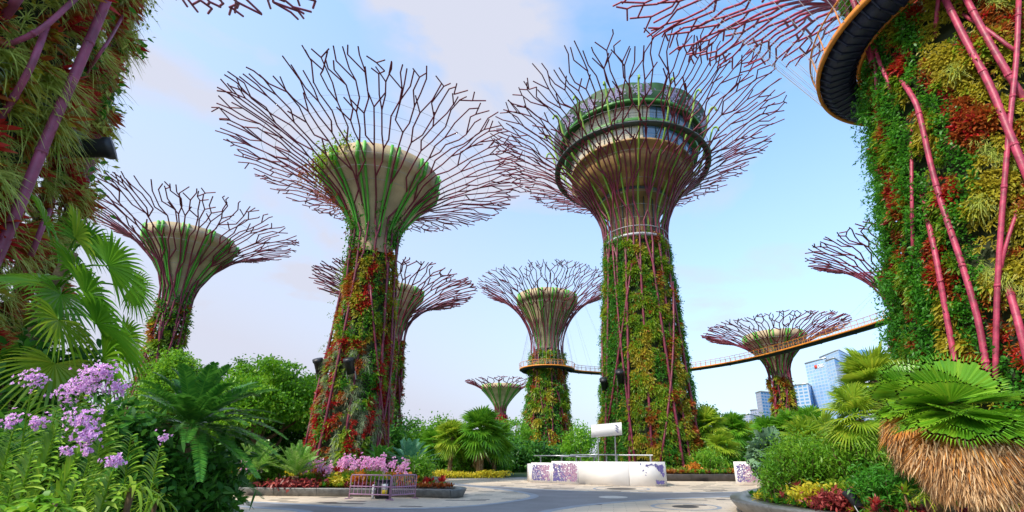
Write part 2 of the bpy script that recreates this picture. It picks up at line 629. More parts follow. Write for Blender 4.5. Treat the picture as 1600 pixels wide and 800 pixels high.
M['yellow'] = leafm('yellow_leaf', [(0.40, 0.36, 0.02), (0.55, 0.45, 0.03), (0.30, 0.35, 0.03)], 0.3)
M['orange'] = leafm('orange_leaf', [(0.50, 0.16, 0.015), (0.55, 0.28, 0.03), (0.45, 0.10, 0.02)], 0.3)
M['brick_red'] = leafm('burgundy_leaf', [(0.10, 0.012, 0.015), (0.22, 0.03, 0.03), (0.32, 0.06, 0.05)], 0.2)
M['straw'] = leafm('straw_leaf', [(0.15, 0.07, 0.025), (0.36, 0.20, 0.08), (0.54, 0.40, 0.24)], 0.15, 0.8, gain=1.3)
M['straw_org'] = leafm('orange_straw_leaf', [(0.34, 0.12, 0.02), (0.48, 0.20, 0.04), (0.50, 0.28, 0.08)], 0.2, 0.7)
M['root'] = mat('pale_root', (0.45, 0.44, 0.36), 0.7)
M['bark'] = mat('bark', (0.13, 0.075, 0.04), 0.9, noise=0.4, nscale=4, bump=0.5)
M['palm_bark'] = mat('palm_bark', (0.20, 0.13, 0.06), 0.9, noise=0.4, nscale=6, bump=0.6)
M['soil'] = mat('soil', (0.035, 0.022, 0.014), 0.95, noise=0.5, nscale=2, bump=0.6)
M['kerb'] = mat('granite_kerb', (0.125, 0.13, 0.13), 0.35, noise=0.3, nscale=4, bump=0.05)
M['kerb_joint'] = mat('kerb_joint', (0.07, 0.07, 0.07), 0.8)
M['kerb_dark'] = mat('dark_kerb', (0.045, 0.04, 0.04), 0.5, noise=0.3, nscale=3)
M['white'] = mat('white_panel', (0.82, 0.80, 0.79), 0.75, noise=0.02, nscale=1.5)
M['grey_metal'] = mat('grey_metal', (0.42, 0.44, 0.46), 0.35, 0.6, noise=0.15)
M['black'] = mat('black_metal', (0.014, 0.016, 0.022), 0.45)
M['orange_steel'] = mat('orange_steel', (0.62, 0.22, 0.025), 0.45, noise=0.12)
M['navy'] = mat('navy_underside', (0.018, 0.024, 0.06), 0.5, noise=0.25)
M['barrier'] = mat('pink_barrier_paint', (0.42, 0.22, 0.34), 0.5, noise=0.1)
M['notice_yellow'] = mat('notice_yellow', (0.75, 0.55, 0.02), 0.5)
M['notice_white'] = mat('notice_white', (0.8, 0.8, 0.78), 0.5)
M['manhole_dark'] = mat('manhole_iron', (0.07, 0.06, 0.05), 0.6, noise=0.3, nscale=6)
M['manhole_pale'] = mat('pale_inlay', (0.62, 0.58, 0.52), 0.6, noise=0.1, nscale=6)
M['crown_green'] = mat('crown_green', (0.012, 0.065, 0.018), 0.65, noise=0.5, nscale=0.9)
M['print_violet'] = leafm('violet_print', [(0.10, 0.09, 0.28), (0.15, 0.12, 0.32), (0.07, 0.08, 0.26)], 0.0, 0.5, gain=1)
M['print_mauve'] = leafm('mauve_print', [(0.36, 0.18, 0.28), (0.44, 0.28, 0.38), (0.28, 0.14, 0.28)], 0.0, 0.5, gain=1)
M['lilac'] = leafm('lilac_print', [(0.35, 0.30, 0.60), (0.55, 0.52, 0.75), (0.25, 0.22, 0.50)], 0.0, 0.5)
M['pane'] = mat('blue_reflection_glass', (0.10, 0.22, 0.42), 0.06, 0.0, spec=1.0)  # blue reflection on the pavilion's right side, put into the glass colour
M['pane_sunset'] = mat('warm_reflection_glass', (0.62, 0.55, 0.42), 0.15, 0.0, noise=0.12, nscale=0.6, spec=0.8)  # same glass with warm sunset reflection painted into its colour
M['mullion'] = mat('dark_mullion', (0.05, 0.06, 0.06), 0.4)


def floor_mat(name, base, joint, dark, bw, bh, amt=0.06):
    m = bpy.data.materials.new(name)
    m.use_nodes = True
    nt = m.node_tree
    b = nt.nodes['Principled BSDF']
    b.inputs['Roughness'].default_value = 0.55
    tcn = nt.nodes.new('ShaderNodeTexCoord')
    mpn = nt.nodes.new('ShaderNodeMapping')
    mpn.inputs['Rotation'].default_value = (0, 0, radians(8))
    br = nt.nodes.new('ShaderNodeTexBrick')
    br.inputs['Scale'].default_value = 1
    br.inputs['Brick Width'].default_value = bw
    br.inputs['Row Height'].default_value = bh
    br.inputs['Mortar Size'].default_value = 0.012
    br.inputs['Color1'].default_value = (0, 0, 0, 1)
    br.inputs['Color2'].default_value = (1, 1, 1, 1)
    br.inputs['Mortar'].default_value = (0.5, 0.5, 0.5, 1)
    r = nt.nodes.new('ShaderNodeValToRGB')
    r.color_ramp.elements[0].position = 0.0
    r.color_ramp.elements[0].color = (*[c * 0.86 for c in base], 1)
    r.color_ramp.elements[1].position = 1 - amt
    r.color_ramp.elements[1].color = (*base, 1)
    if amt > 0:
        e = r.color_ramp.elements.new(1 - amt * 0.85)
        e.color = (*dark, 1)
    n1 = nt.nodes.new('ShaderNodeTexNoise')
    n1.inputs['Scale'].default_value = 0.35
    n1.inputs['Detail'].default_value = 8
    n1.inputs['Roughness'].default_value = 0.65
    mr = nt.nodes.new('ShaderNodeMapRange')
    mr.inputs['From Min'].default_value = 0.3
    mr.inputs['From Max'].default_value = 0.7
    mr.inputs['To Min'].default_value = 0.78
    mr.inputs['To Max'].default_value = 1.12
    mj = nt.nodes.new('ShaderNodeMixRGB')
    mj.inputs[2].default_value = (*joint, 1)
    mm = nt.nodes.new('ShaderNodeMixRGB')
    mm.blend_type = 'MULTIPLY'
    mm.inputs[0].default_value = 1
    lk = nt.links.new
    lk(tcn.outputs['Object'], mpn.inputs[0])
    lk(mpn.outputs[0], br.inputs['Vector'])
    lk(tcn.outputs['Object'], n1.inputs['Vector'])
    lk(br.outputs['Color'], r.inputs[0])
    lk(r.outputs[0], mj.inputs[1])
    lk(br.outputs['Fac'], mj.inputs[0])
    lk(n1.outputs['Fac'], mr.inputs['Value'])
    lk(mj.outputs[0], mm.inputs[1])
    lk(mr.outputs[0], mm.inputs[2])
    lk(mm.outputs[0], b.inputs['Base Color'])
    return m


M['plaza'] = floor_mat('plaza_grey', (0.21, 0.21, 0.225), (0.17, 0.17, 0.18), (0.2, 0.2, 0.2), 1.2, 0.6, 0.0)
M['cream'] = floor_mat('cream_paving', (0.74, 0.61, 0.46), (0.42, 0.34, 0.26), (0.10, 0.08, 0.065), 1.0, 0.36, 0.13)
M['border'] = mat('paving_border', (0.30, 0.33, 0.38), 0.6, noise=0.15, nscale=2)
M['lawn'] = mat('lawn', (0.03, 0.075, 0.012), 0.95, noise=0.5, nscale=0.3)

# ------------------------------------------------------------------ ground
mb = MB()
sheet(mb, [(-1500, -300), (1500, -300), (1500, 3000), (-1500, 3000)], 0.0)
tag(mb.build('ground', M['lawn']), kind='structure')
mb = MB()
PLZ = smooth_closed([(-45, -12), (-30, -20), (20, -22), (45, -5), (42, 25), (30, 42), (18, 47), (4, 50), (-9, 46.5), (-18, 46), (-30, 42), (-46, 28), (-52, 8)], 8)
sheet(mb, ccw(PLZ), 0.004)
tag(mb.build('plaza', M['plaza']), kind='structure')


def paved(name, P, z=0.008, bw=0.45):
    P = ccw(smooth_closed([p[:2] for p in P], 8))
    m1 = MB()
    sheet(m1, inset(P, bw), z)
    tag(m1.build(name, M['cream']), kind='structure')
    m2 = MB()
    ring_strip(m2, P, inset(P, bw), z + 0.004, z + 0.004)
    tag(m2.build('paving_border', M['border']), kind='structure')


paved('paving', [G(*p) for p in ((330, 783), (440, 788), (520, 793), (620, 796), (720, 793), (800, 785), (842, 775), (800, 766), (740, 760), (680, 756))] + [np.array(q) for q in ((-14, 40, 0), (-26, 40, 0), (-29, 28, 0))])
paved('paving', [np.array((-10, 43.5, 0))] + [G(*p) for p in ((720, 757.5), (790, 762), (860, 766.5), (930, 769), (1010, 770.5), (1100, 770.5), (1200, 769))] + [np.array(q) for q in ((24, 30, 0), (27, 37, 0), (18, 44, 0), (6, 47, 0))])
paved('paving', [G(*p) for p in ((840, 806), (880, 793), (950, 785), (1030, 779.5), (1110, 776.5), (1185, 775.5))] + [np.array(q) for q in ((14, 22, 0), (15, 14, 0), (9, 9, 0), (2, 11, 0))])
paved('paving', [np.array(q) for q in ((-19, 24.5, 0), (-15.5, 22.2, 0), (-11.5, 20.6, 0), (-9, 19.2, 0), (-8.2, 16.6, 0), (-9, 13, 0), (-15, 12, 0), (-22, 18, 0))])


# inlays and manholes
def disc(name, label, px, py, r, m, z=0.016, rim=None):
    c = G(px, py)
    o = thing(name, label, 'manhole cover', (c[0], c[1], 0))
    a = np.linspace(0, 2 * pi, 40, endpoint=False)
    q = np.stack([np.cos(a), np.sin(a)], -1)
    b = MB()
    sheet(b, q * r, z)
    b.build('cover', m, o)
    if rim:
        b = MB()
        ring_strip(b, q * (r + 0.9), q * (r + 0.72), z, z)
        b.build('rim', M['border'], o)


disc('manhole_cover', 'dark round manhole cover in the cream paving in front of the white bar', 971, 764, 0.95, M['manhole_dark'], rim=1)
disc('manhole_cover', 'pale round inlay cover set in the grey roadway', 958, 777, 0.75, M['manhole_pale'], 0.010)
disc('manhole_cover', 'dark round cover inside a ringed circle of cream paving beside the granite planter', 1071, 792, 0.55, M['manhole_dark'], rim=1)


# ------------------------------------------------------------------ planters
def planter(name, label, P, h, under=0.18, kw=0.55, soil=0.25, km='kerb', joints=26):
    P = ccw(smooth_closed(P, 8))
    c = P.mean(0)
    root = thing(name, label, 'planter', (c[0], c[1], 0))
    Q = P - c
    n = len(Q)
    d = np.concatenate([[0], np.cumsum(np.linalg.norm(np.roll(Q, -1, 0) - Q, axis=1))])
    Qc = np.concatenate([Q, Q[:1]])
    T = nrm(np.roll(Q, -1, 0) - np.roll(Q, 1, 0))
    Nc = np.stack([-T[:, 1], T[:, 0]], -1)
    Nc = np.concatenate([Nc, Nc[:1]])
    for k in range(joints):
        t = np.linspace(d[-1] * k / joints + 0.012, d[-1] * (k + 1) / joints - 0.012, 7)
        q = np.stack([np.interp(t, d, Qc[:, 0]), np.interp(t, d, Qc[:, 1])], -1)
        w = np.stack([np.interp(t, d, Nc[:, 0]), np.interp(t, d, Nc[:, 1])], -1)
        sec = [(under, 0.0), (0.0, h - 0.06), (0.0, h), (kw, h), (kw, h - 0.25), (kw, 0.0)]
        V = np.concatenate([np.c_[q + w * o_, np.full(7, z_)] for o_, z_ in sec])
        i_ = np.arange(6)
        F = np.concatenate([np.stack([i_ + a_ * 7, i_ + 1 + a_ * 7, i_ + 1 + ((a_ + 1) % 6) * 7, i_ + ((a_ + 1) % 6) * 7], -1) for a_ in range(6)])
        b = MB()
        b.add(V, F)
        b.add(V[[0, 7, 14, 21, 28, 35]], [[0, 1, 2, 3, 4, 5]])
        b.add(V[[6, 13, 20, 27, 34, 41]], [[5, 4, 3, 2, 1, 0]])
        b.build('kerb_block', M[km], root)
    b = MB()
    ring_strip(b, inset(Q, under + 0.05), inset(Q, 0.06), 0.0, h - 0.07)
    ring_strip(b, inset(Q, 0.06), inset(Q, kw - 0.05), h - 0.03, h - 0.03)
    b.build('kerb_bed', M['kerb_joint'], root)
    b = MB()
    I = inset(Q, kw)
    rings = [(I, h - 0.06)]
    for k in (0.75, 0.4):
        rings.append((I * k, h - 0.06 + soil * (1 - k)))
    for (a_, za), (b_, zb) in zip(rings, rings[1:]):
        ring_strip(b, a_, b_, za, zb)
    sheet(b, rings[-1][0], rings[-1][1])
    b.build('soil', M['soil'], root, True)
    return c


PA = [(-16.9, 26.4), (-10.8, 25.6), (-6.6, 25.1), (-4.4, 24.6), (-4.3, 26.6), (-6.6, 29.6), (-7.5, 34), (-9, 40), (-16, 42.5), (-23, 39), (-26, 32), (-22, 27.3)]
planter('planter', 'long low grey granite planter round the leaning red and green tower trunk', PA, 0.42)
PB = [(-21, 25.5), (-16, 22.5), (-11.5, 18), (-7.2, 12.2), (-4.3, 7.6), (-2.6, 4.2), (-3, 1.2), (-10, -2), (-22, -3), (-30, 4), (-32, 16), (-28, 24)]
planter('planter', 'raised planting bed full of orchids at the foot of the left giant trunk', PB, 0.5, soil=0.5)
PR = [(7.2, 19.0), (7.0, 16.6), (8.0, 13.6), (9.0, 10.4), (9.4, 7.5), (12, 4.5), (20, 3.5), (30, 6), (34, 17), (30, 26), (20, 28.5), (12.5, 26), (8.8, 22)]
planter('planter', 'curved grey granite planter under the shaggy palms at the foot of the right giant', PR, 0.5, under=0.35, kw=0.9, soil=0.35)
PBt = [(6.5, 44), (10.2, 41.3), (14, 40.8), (17.8, 41.2), (21, 46), (22, 54), (18, 62), (11, 64), (4, 61), (2, 53)]
planter('planter', 'dark kerbed planter at the foot of the tower with the round pavilion', PBt, 0.55, under=0.0, km='kerb_dark', joints=30)


# ------------------------------------------------------------------ supertrees
def flanges(mb, P, r, step=3.6):
    d = np.concatenate([[0], np.cumsum(np.linalg.norm(np.diff(P, axis=0), axis=1))])
    for t in np.arange(0.9, d[-1] - 0.4, step):
        a_, b_ = (np.array([np.interp(q, d, P[:, k]) for k in range(3)]) for q in (t - 0.05, t + 0.05))
        bars(mb, a_, b_, r * 1.10, sides=10, caps=True)
        ax = nrm((b_ - a_)[None])
        e1, e2 = frames(ax)
        for k in range(6):
            o_ = (e1 * cos(k * pi / 3) + e2 * sin(k * pi / 3))[0] * r * 1.02
            bars(mb, a_ + o_ - ax[0] * 0.04, b_ + o_ + ax[0] * 0.04, r * 0.10, sides=5, caps=True)


class Skin:
    """outline of the steel cage: trunk up to the neck, then a trumpet out to the rim"""

    def __init__(s, rb, rn, zn, R, zr, phi=1.22, flare=1.35):
        z = np.linspace(0, 1, 30)
        r1 = rn + (rb - rn) * (1 - z) ** flare
        t = np.linspace(0, phi, 40)[1:]
        r2 = rn + (R - rn) * (1 - np.cos(t)) / (1 - cos(phi))
        z2 = zn + (zr - zn) * np.sin(t) / sin(phi)
        s.r = np.concatenate([r1, r2])
        s.z = np.concatenate([z * zn, z2])
        ds = np.hypot(np.diff(s.r), np.diff(s.z))
        s.s = np.concatenate([[0], np.cumsum(ds)])
        s.sn = s.s[29]
        s.sm = s.s[-1]
        s.R, s.zn = R, zn

    def rz(s, q):
        return np.interp(q, s.s, s.r), np.interp(q, s.s, s.z)

    def rad(s, z):
        return np.interp(z, s.z, s.r)

    def pt(s, u, q, off=0.0):
        r, z = s.rz(q)
        if q > s.sm:
            r = r + (q - s.sm) * 0.9
            z = z + (q - s.sm) * 0.35
        return np.array([(r + off) * cos(u), (r + off) * sin(u), z])


def cage(root, sk, n0, seed, k=1.0, r_trunk=0.14, r_tip=0.055, m='steel', gap=1.0, braces=6, off=0.12, sides=6, twist=0.25, skip_trunk=False, part='branch'):
    rnd = random.Random(seed)

    def rr(q):
        t = max(0.0, min(1.0, (q - sk.sn * 0.8) / (sk.sm - sk.sn * 0.8)))
        return r_trunk + (r_tip - r_trunk) * t ** 0.7

    for i in range(n0):
        segs = []

        def go(u, q, u2, q2):
            # bends to follow the trumpet
            n = max(1, int(round((q2 - q) / 1.6))) if q < sk.sn * 1.5 else 1
            for j_ in range(n):
                ua, ub = u + (u2 - u) * j_ / n, u + (u2 - u) * (j_ + 1) / n
                qa, qb = q + (q2 - q) * j_ / n, q + (q2 - q) * (j_ + 1) / n
                segs.append((sk.pt(ua, qa, off), sk.pt(ub, qb, off), rr(qa), rr(qb)))

        u = 2 * pi * i / n0 + rnd.uniform(-0.06, 0.06)
        tw = rnd.uniform(-twist, twist)
        tof = off if i % 2 == 0 else -0.22
        q0 = sk.sn * rnd.uniform(0.80, 0.98)
        K = 10
        us = [u + tw * (1 - j / K) for j in range(K + 1)]
        if not skip_trunk:
            for j in range(K):
                f0, f1 = (tof + (off - tof) * max(0, (g_ / K - 0.75) * 4) for g_ in (j, j + 1))
                segs.append((sk.pt(us[j], q0 * j / K, f0), sk.pt(us[j + 1], q0 * (j + 1) / K, f1), r_trunk, r_trunk))
        hw = pi / n0
        uc = 2 * pi * i / n0
        stack = [(u, q0, uc - hw, uc + hw, 0)]
        while stack:
            u, q, lo, hi, g = stack.pop()
            end = sk.sm * rnd.uniform(0.945, 1.0)
            if q >= end - 0.25 * k:
                continue
            r, _ = sk.rz(q)
            w = (hi - lo) * r
            prog = max(0.0, (q - sk.sn) / (sk.sm - sk.sn))
            near = 1.7 if prog < 0.3 else 1.0
            if w > gap * rnd.uniform(1.25, 2.1) or g == 0 or (g == 1 and prog > 0.16):
                m_ = (lo + hi) / 2
                for a_, b_ in ((lo, m_), (m_, hi)):
                    t_ = (a_ + b_) / 2 + rnd.uniform(-0.2, 0.2) * (b_ - a_)
                    if prog > 0.4:
                        t_ = u + (t_ - u) * rnd.uniform(1.1, 1.6)
                    q1 = min(q + k * rnd.uniform(0.7, 1.35) * near, end)
                    go(u, q, t_, q1)
                    q2 = min(q1 + k * rnd.uniform(0.8, 1.9) * near, end)
                    t2 = (t_ + (a_ + b_) / 2) / 2 + rnd.uniform(-0.2, 0.2) * (b_ - a_)
                    if q2 > q1 + 0.2:
                        go(t_, q1, t2, q2)
                    stack.append((t2, q2, a_, b_, g + 1))
            else:
                m_ = (lo + hi) / 2
                sg = 1 if u < m_ else -1
                q1 = min(q + k * rnd.uniform(0.8, 1.5), end)
                t_ = m_ + sg * min(0.62 * (hi - lo), rnd.uniform(0.18, 0.44) * k / r)
                if rnd.random() < 0.6 and prog > 0.3:
                    go(u, q, u - sg * rnd.uniform(0.4, 0.75) * k / r, min(q + k * rnd.uniform(0.7, 1.3), end))
                go(u, q, t_, q1)
                q2 = min(q1 + k * rnd.uniform(0.7, 1.8), end)
                if q2 > q1 + 0.2:
                    go(t_, q1, t_ + rnd.uniform(-0.06, 0.06) * (hi - lo), q2)
                stack.append((t_, q2, lo, hi, g))
        b_ = MB()
        A = [np.array(x) for x in zip(*segs)]
        bars(b_, A[0], A[1], A[2], A[3], sides)
        b_.build(part, M[m], root, True)
    for i in range(braces):
        u0 = rnd.uniform(0, 2 * pi)
        q0, q1 = sorted((sk.sn * rnd.uniform(0.0, 0.35), sk.sn * rnd.uniform(0.55, 1.05)))
        du = rnd.choice((-1, 1)) * rnd.uniform(0.5, 1.1)
        P = np.array([sk.pt(u0 + du * t, q0 + (q1 - q0) * t, off + 0.1) for t in np.linspace(0, 1, 10)])
        b_ = MB()
        tube(b_, P, r_trunk * 0.8, sides)
        b_.build('brace', M[m], root, True)


def hoops(root, sk, n, r=0.014, off=0.2, q0=1.0, seg=56, spokes=0):
    a = np.linspace(0, 2 * pi, seg + 1)
    for q in np.linspace(sk.sn * q0, sk.sm * 0.90, n):
        b = MB()
        rr_, z = sk.rz(q)
        P = np.stack([(rr_ - off * 0.3) * np.cos(a), (rr_ - off * 0.3) * np.sin(a), 0 * a + z - 0.05], -1)
        bars(b, P[:-1], P[1:], r, sides=4)
        b.build('ring_cable', M['wire'], root)


def cup(root, z0, r0, z1, r1, nribs=11, m='concrete', rib='rib', rot=0.0, power=1.55, pair=True):
    t = np.linspace(0, 1, 16)
    pr = [(r0, z0 - 1.2)] + [(r0 + (r1 * 0.94 - r0) * q ** power, z0 + (z1 - 1.15 * r1 / 4.4 - z0) * q) for q in t]
    zc = pr[-1][1]
    pr += [(r1 * 0.955, zc + 0.02), (r1, z1), (r1 - 0.15, z1 + 0.04), (r1 - 0.2, z1 - 0.3), (0.05, z1 - 0.5)]
    b = MB()
    lathe(b, pr, 64)
    b.build('cup', M[m], root, True)
    pa = np.array(pr[1:-3])
    for i in range(nribs):
        u0 = rot + 2 * pi * i / nribs
        b = MB()
        for sg in ((-1, 1) if pair else (0,)):
            w = 0.022 if pair else 0.03
            pts = []
            for (r, z) in pa:
                u = u0 + sg * (0.055 if pair else 0)
                hw = max(0.06, r * w)
                e = np.array([-sin(u), cos(u), 0])
                o = np.array([cos(u), sin(u), 0])
                for du, dr in ((-hw, 0.03), (hw, 0.03), (hw, 0.22), (-hw, 0.22)):
                    pts.append(o * (r + dr) + e * du + ZUP * z)
            K = len(pa)
            F = [[4 * k_ + a_, 4 * k_ + (a_ + 1) % 4, 4 * k_ + 4 + (a_ + 1) % 4, 4 * k_ + 4 + a_] for k_ in range(K - 1) for a_ in range(4)]
            F += [[4 * K - 4, 4 * K - 3, 4 * K - 2, 4 * K - 1]]
            b.add(pts, F)
        b.build('green_rib', M[rib], root)


def trunk_core(root, sk, z1, shrink=0.55, m='core'):
    z = np.linspace(0, z1, 20)
    b = MB()
    lathe(b, [(max(0.4, sk.rad(q) - shrink), q) for q in z] + [(0.05, z1 + 0.02)], 48)
    b.build('trunk', M[m], root, True)


PLANT_NAME = {'fern': 'fern_planting', 'vine': 'climbing_vine', 'gold': 'golden_fern_planting', 'red': 'red_bromeliad_planting',
              'rust': 'rust_bromeliad_planting', 'silver': 'silver_planting', 'tuft': 'grass_planting', 'dark': 'dark_planting'}


def plant_wall(root, sk, seed, z0, z1, dens, kind, size=1.0, u_range=(0, 2 * pi), keep=None):
    """planting on the trunk: kind(u, z, rng) gives the kind of plant at a spot"""
    rng = np.random.default_rng(seed)
    zz = np.linspace(z0, z1, 60)
    area = np.trapz(sk.rad(zz), zz) * (u_range[1] - u_range[0])
    N = int(area * dens)
    z = rng.uniform(z0, z1, N * 2)
    z = z[rng.uniform(0, 1, N * 2) < sk.rad(z) / sk.rad(z).max()][:N]
    N = len(z)
    u = rng.uniform(u_range[0], u_range[1], N)
    kd = np.array([kind(a, b, rng) or '' for a, b in zip(u, z)])
    if keep is not None:
        kd = np.where([keep(a, b, rng) for a, b in zip(u, z)], kd, '')
    rl = np.sin(u * sk.rad(z) * 1.5 + 1.3 * np.sin(z * 0.9 + seed)) + np.sin(z * 1.9 + u * 4 + seed * 1.7) + 0.6 * np.sin(z * 4.3 - u * 9)
    vs = np.clip(1 + 0.24 * rl + rng.normal(0, 0.15, N), 0.5, 1.7)
    kd = np.where(rl + rng.normal(0, 0.35, N) < -1.75, '', kd)
    r = sk.rad(z) - 0.14 + 0.10 * size * np.clip(rl, -1.2, 2)
    o = np.stack([np.cos(u), np.sin(u), 0 * u], -1)
    p = o * r[:, None] + ZUP * z[:, None]
    for name in sorted(set(kd)):
        if not name:
            continue
        s = kd == name
        P, O, sv = p[s], o[s], vs[s] * size
        b = MB()
        ax = nrm(O + np.array([0, 0, 0.25]) + rng.normal(0, 0.25, P.shape))
        if name in ('fern', 'gold'):
            rosettes(b, rng, P, ax, 8, 0.40 * sv, 0.12 * sv, (0.2, 1.45), 0.45, OVAL)
        elif name in ('red', 'rust'):
            rosettes(b, rng, P, ax, 9, 0.38 * sv, 0.085 * sv, (0.25, 1.3), 0.2, STRAP)
        elif name in ('silver', 'tuft'):
            rosettes(b, rng, P, ax, 14, 0.46 * sv, 0.028 * sv, (0.1, 1.35), 0.75, [1, .9, .7, .45, .1])
        else:
            Q = np.repeat(P, 9, 0) + rng.normal(0, 0.19 * size, (len(P) * 9, 3)) + np.repeat(O, 9, 0) * rng.uniform(0, 0.4 * size, (len(P) * 9, 1))
            leaves(b, rng, Q, 0.20 * size, 0.11 * size, 0.0, 0, OVAL, np.repeat(O, 9, 0) * 0.6)
        b.build(PLANT_NAME[name], M[name], root)


def hang(root, sk, seed, n, q0, q1, u0, u1, m='vine', size=0.22, part='foliage'):
    """loose climbers on the cage round the neck"""
    rng = np.random.default_rng(seed)
    b = MB()
    for i in range(n):
        u, q = rng.uniform(u0, u1), rng.uniform(q0, q1)
        p = sk.pt(u, q, rng.uniform(-0.2, 0.3))
        k = 40
        Q = p + rng.normal(0, 1, (k, 3)) * np.array([0.24, 0.24, 0.5])
        leaves(b, rng, Q, size, size * 0.55, 0, 0, OVAL)
    b.build(part, M[m], root)


def strands(root, sk, seed, n, z0, z1, u0=0, u1=2 * pi, m='fern'):
    """wispy shoots that stick out of the planting"""
    rng = np.random.default_rng(seed)
    u = rng.uniform(u0, u1, n)
    z = rng.uniform(z0, z1, n)
    o = np.stack([np.cos(u), np.sin(u), 0 * u], -1)
    p = o * sk.rad(z)[:, None] + ZUP * z[:, None]
    d = nrm(o + rng.normal(0, 0.45, (n, 3)))
    b = MB()
    e1, _ = frames(d)
    blades(b, p, d, e1, rng.uniform(0.5, 1.2, n), 0.035, 0.4, [1, .8, .7, .5, .1])
    t = rng.uniform(0.2, 1, (n, 5, 1))
    Q = p[:, None] + d[:, None] * t * 0.9 - ZUP * 0.35 * t * t
    leaves(b, rng, Q.reshape(-1, 3), 0.16, 0.07)
    b.build('shoot_foliage', M[m], root)


def columns(cols, run, seed, per=None):
    """vertical strips of planting that change every few metres"""
    rnd = random.Random(seed)
    n = len(cols)
    tab = [[rnd.choice(c) for _ in range(30)] for c in cols]
    ph = [rnd.uniform(0, run) for _ in cols]

    def f(u, z, rng):
        c = int(((u + rng.normal(0, 0.02)) % (2 * pi)) / (2 * pi) * n) % n
        k = tab[c][int((z + ph[c] + rng.normal(0, 0.25)) / run) % 30]
        if rng.random() < 0.18:
            k = rng.choice(['fern', 'vine', 'rust'])
        return k
    return f


GS = 'tall steel garden towers shaped like trees'
# --- A: leaning red and green one in the round planter
A = thing('tower_tree', 'garden tower with red, silver and green planted trunk rising from the round planter', 'garden tower', (-13.95, 34, 0), GS)
skA = Skin(2.85, 1.72, 19.0, 12.4, 26.1)
trunk_core(A, skA, 18.0)
cup(A, 18.6, 1.5, 24.9, 4.78, 12)
cage(A, skA, 11, 11, 1.0, 0.088, 0.045, gap=0.40, braces=5)
hoops(A, skA, 11)


def kindA(u, z, rng):
    n = 30
    c = int(((u + rng.normal(0, 0.02)) % (2 * pi)) / (2 * pi) * n)
    h = math.sin(c * 12.9898 + int((z + (c * 7 % 5)) / 2.6) * 78.233) * 43758.5
    h -= math.floor(h)
    if z < 10:
        k = ('silver' if h < 0.24 else 'red' if h < 0.62 else 'fern' if h < 0.76 else 'rust' if h < 0.9 else 'vine')
    else:
        k = ('gold' if h < 0.3 else 'fern' if h < 0.58 else 'red' if h < 0.70 else 'vine' if h < 0.85 else 'rust')
    if rng.random() < 0.12:
        k = 'fern'
    return k


plant_wall(A, skA, 1, 0.2, 17.6, 24, kindA, 0.76, keep=lambda u, z, rng: z < 11 or rng.random() < 1.25 - (z - 11) * 0.09)
hang(A, skA, 5, 40, skA.sn * 0.85, skA.sn * 1.12, 2.6, 6.4)
hang(A, skA, 6, 16, skA.sn * 1.05, skA.sn * 1.4, 2.9, 3.9, 'rust', 0.2, 'red_foliage')
b = MB()
rng = np.random.default_rng(8)
q = rng.uniform(-2.6, -1.2, 60)
Q = np.stack([4.7 * np.cos(q - 0.55), 4.7 * np.sin(q - 0.55), 24.6 + rng.normal(0, 0.35, 60)], -1)
Q = np.repeat(Q, 26, 0) + rng.normal(0, 0.4, (60 * 26, 3))
leaves(b, rng, Q, 0.24, 0.13)
b.build('cup_foliage', M['fern'], A)
strands(A, skA, 9, 130, 3, 17)

# --- B: biggest one, with the round pavilion
B = thing('tower_tree', 'tallest garden tower, with a round green crowned pavilion among its branches', 'garden tower', (12.0, 54, 0), GS)
skB = Skin(5.75, 3.95, 28.6, 19.7, 43.2, phi=1.2, flare=1.15)
trunk_core(B, skB, 28.0, 0.6)
cage(B, skB, 18, 22, 1.45, 0.15, 0.064, gap=0.58, braces=8, m='steel', twist=0.2)
hoops(B, skB, 12, 0.018)
# pavilion
b = MB()
lathe(b, [(2.9, 27.5), (3.0, 31.0), (3.1, 33.6), (4.6, 33.7), (4.6, 33.75)], 48)
b.build('core', M['bowl'], B, True)
b = MB()
for k in range(14):
    u = 2 * pi * k / 14
    bars(b, [[3.1 * cos(u), 3.1 * sin(u), 27.6]], [[3.15 * cos(u), 3.15 * sin(u), 33.6]], 0.09)
b.build('core_mullion', M['mullion'], B)
b = MB()
lathe(b, [(4.5, 33.75), (4.6, 34.25)], 48)
b.build('shadow_gap', M['mullion'], B)
b = MB()
lathe(b, [(4.6, 34.2), (5.4, 34.4), (5.9, 35.7), (6.9, 35.9), (7.3, 37.2), (7.4, 38.2), (8.2, 38.25), (8.25, 38.5), (8.0, 38.55)], 64)
b.build('bowl', M['bowl'], B)
b = MB()
lathe(b, [(8.0, 38.5), (8.25, 40.2)], 64)
o = b.build('window_band', [M['pane_sunset'], M['pane']], B)
mi = [1 if (k % 64) > 47 or (k % 64) < 22 else 0 for k in range(len(o.data.polygons))]  # painted reflections: blue on the right panes, sunset cream on the left
o.data.polygons.foreach_set('material_index', mi)
b = MB()
for k in range(32):
    u = 2 * pi * k / 32
    bars(b, [[8.06 * cos(u), 8.06 * sin(u), 37.9]], [[8.31 * cos(u), 8.31 * sin(u), 40.2]], 0.05, sides=4)
b.build('window_frame', M['mullion'], B)
b = MB()
lathe(b, [(8.3, 40.2), (9.0, 40.3), (9.1, 40.75), (8.5, 40.9)], 64)
b.build('lower_cornice', M['trim'], B)
b = MB()
lathe(b, [(8.5, 40.85), (8.9, 42.6)], 64)
o = b.build('window_band', [M['pane_sunset'], M['pane']], B)
mi = [1 if (k % 64) > 48 or (k % 64) < 24 else 0 for k in range(len(o.data.polygons))]  # upper panes split the same way into painted blue and sunset reflections
o.data.polygons.foreach_set('material_index', mi)
b = MB()
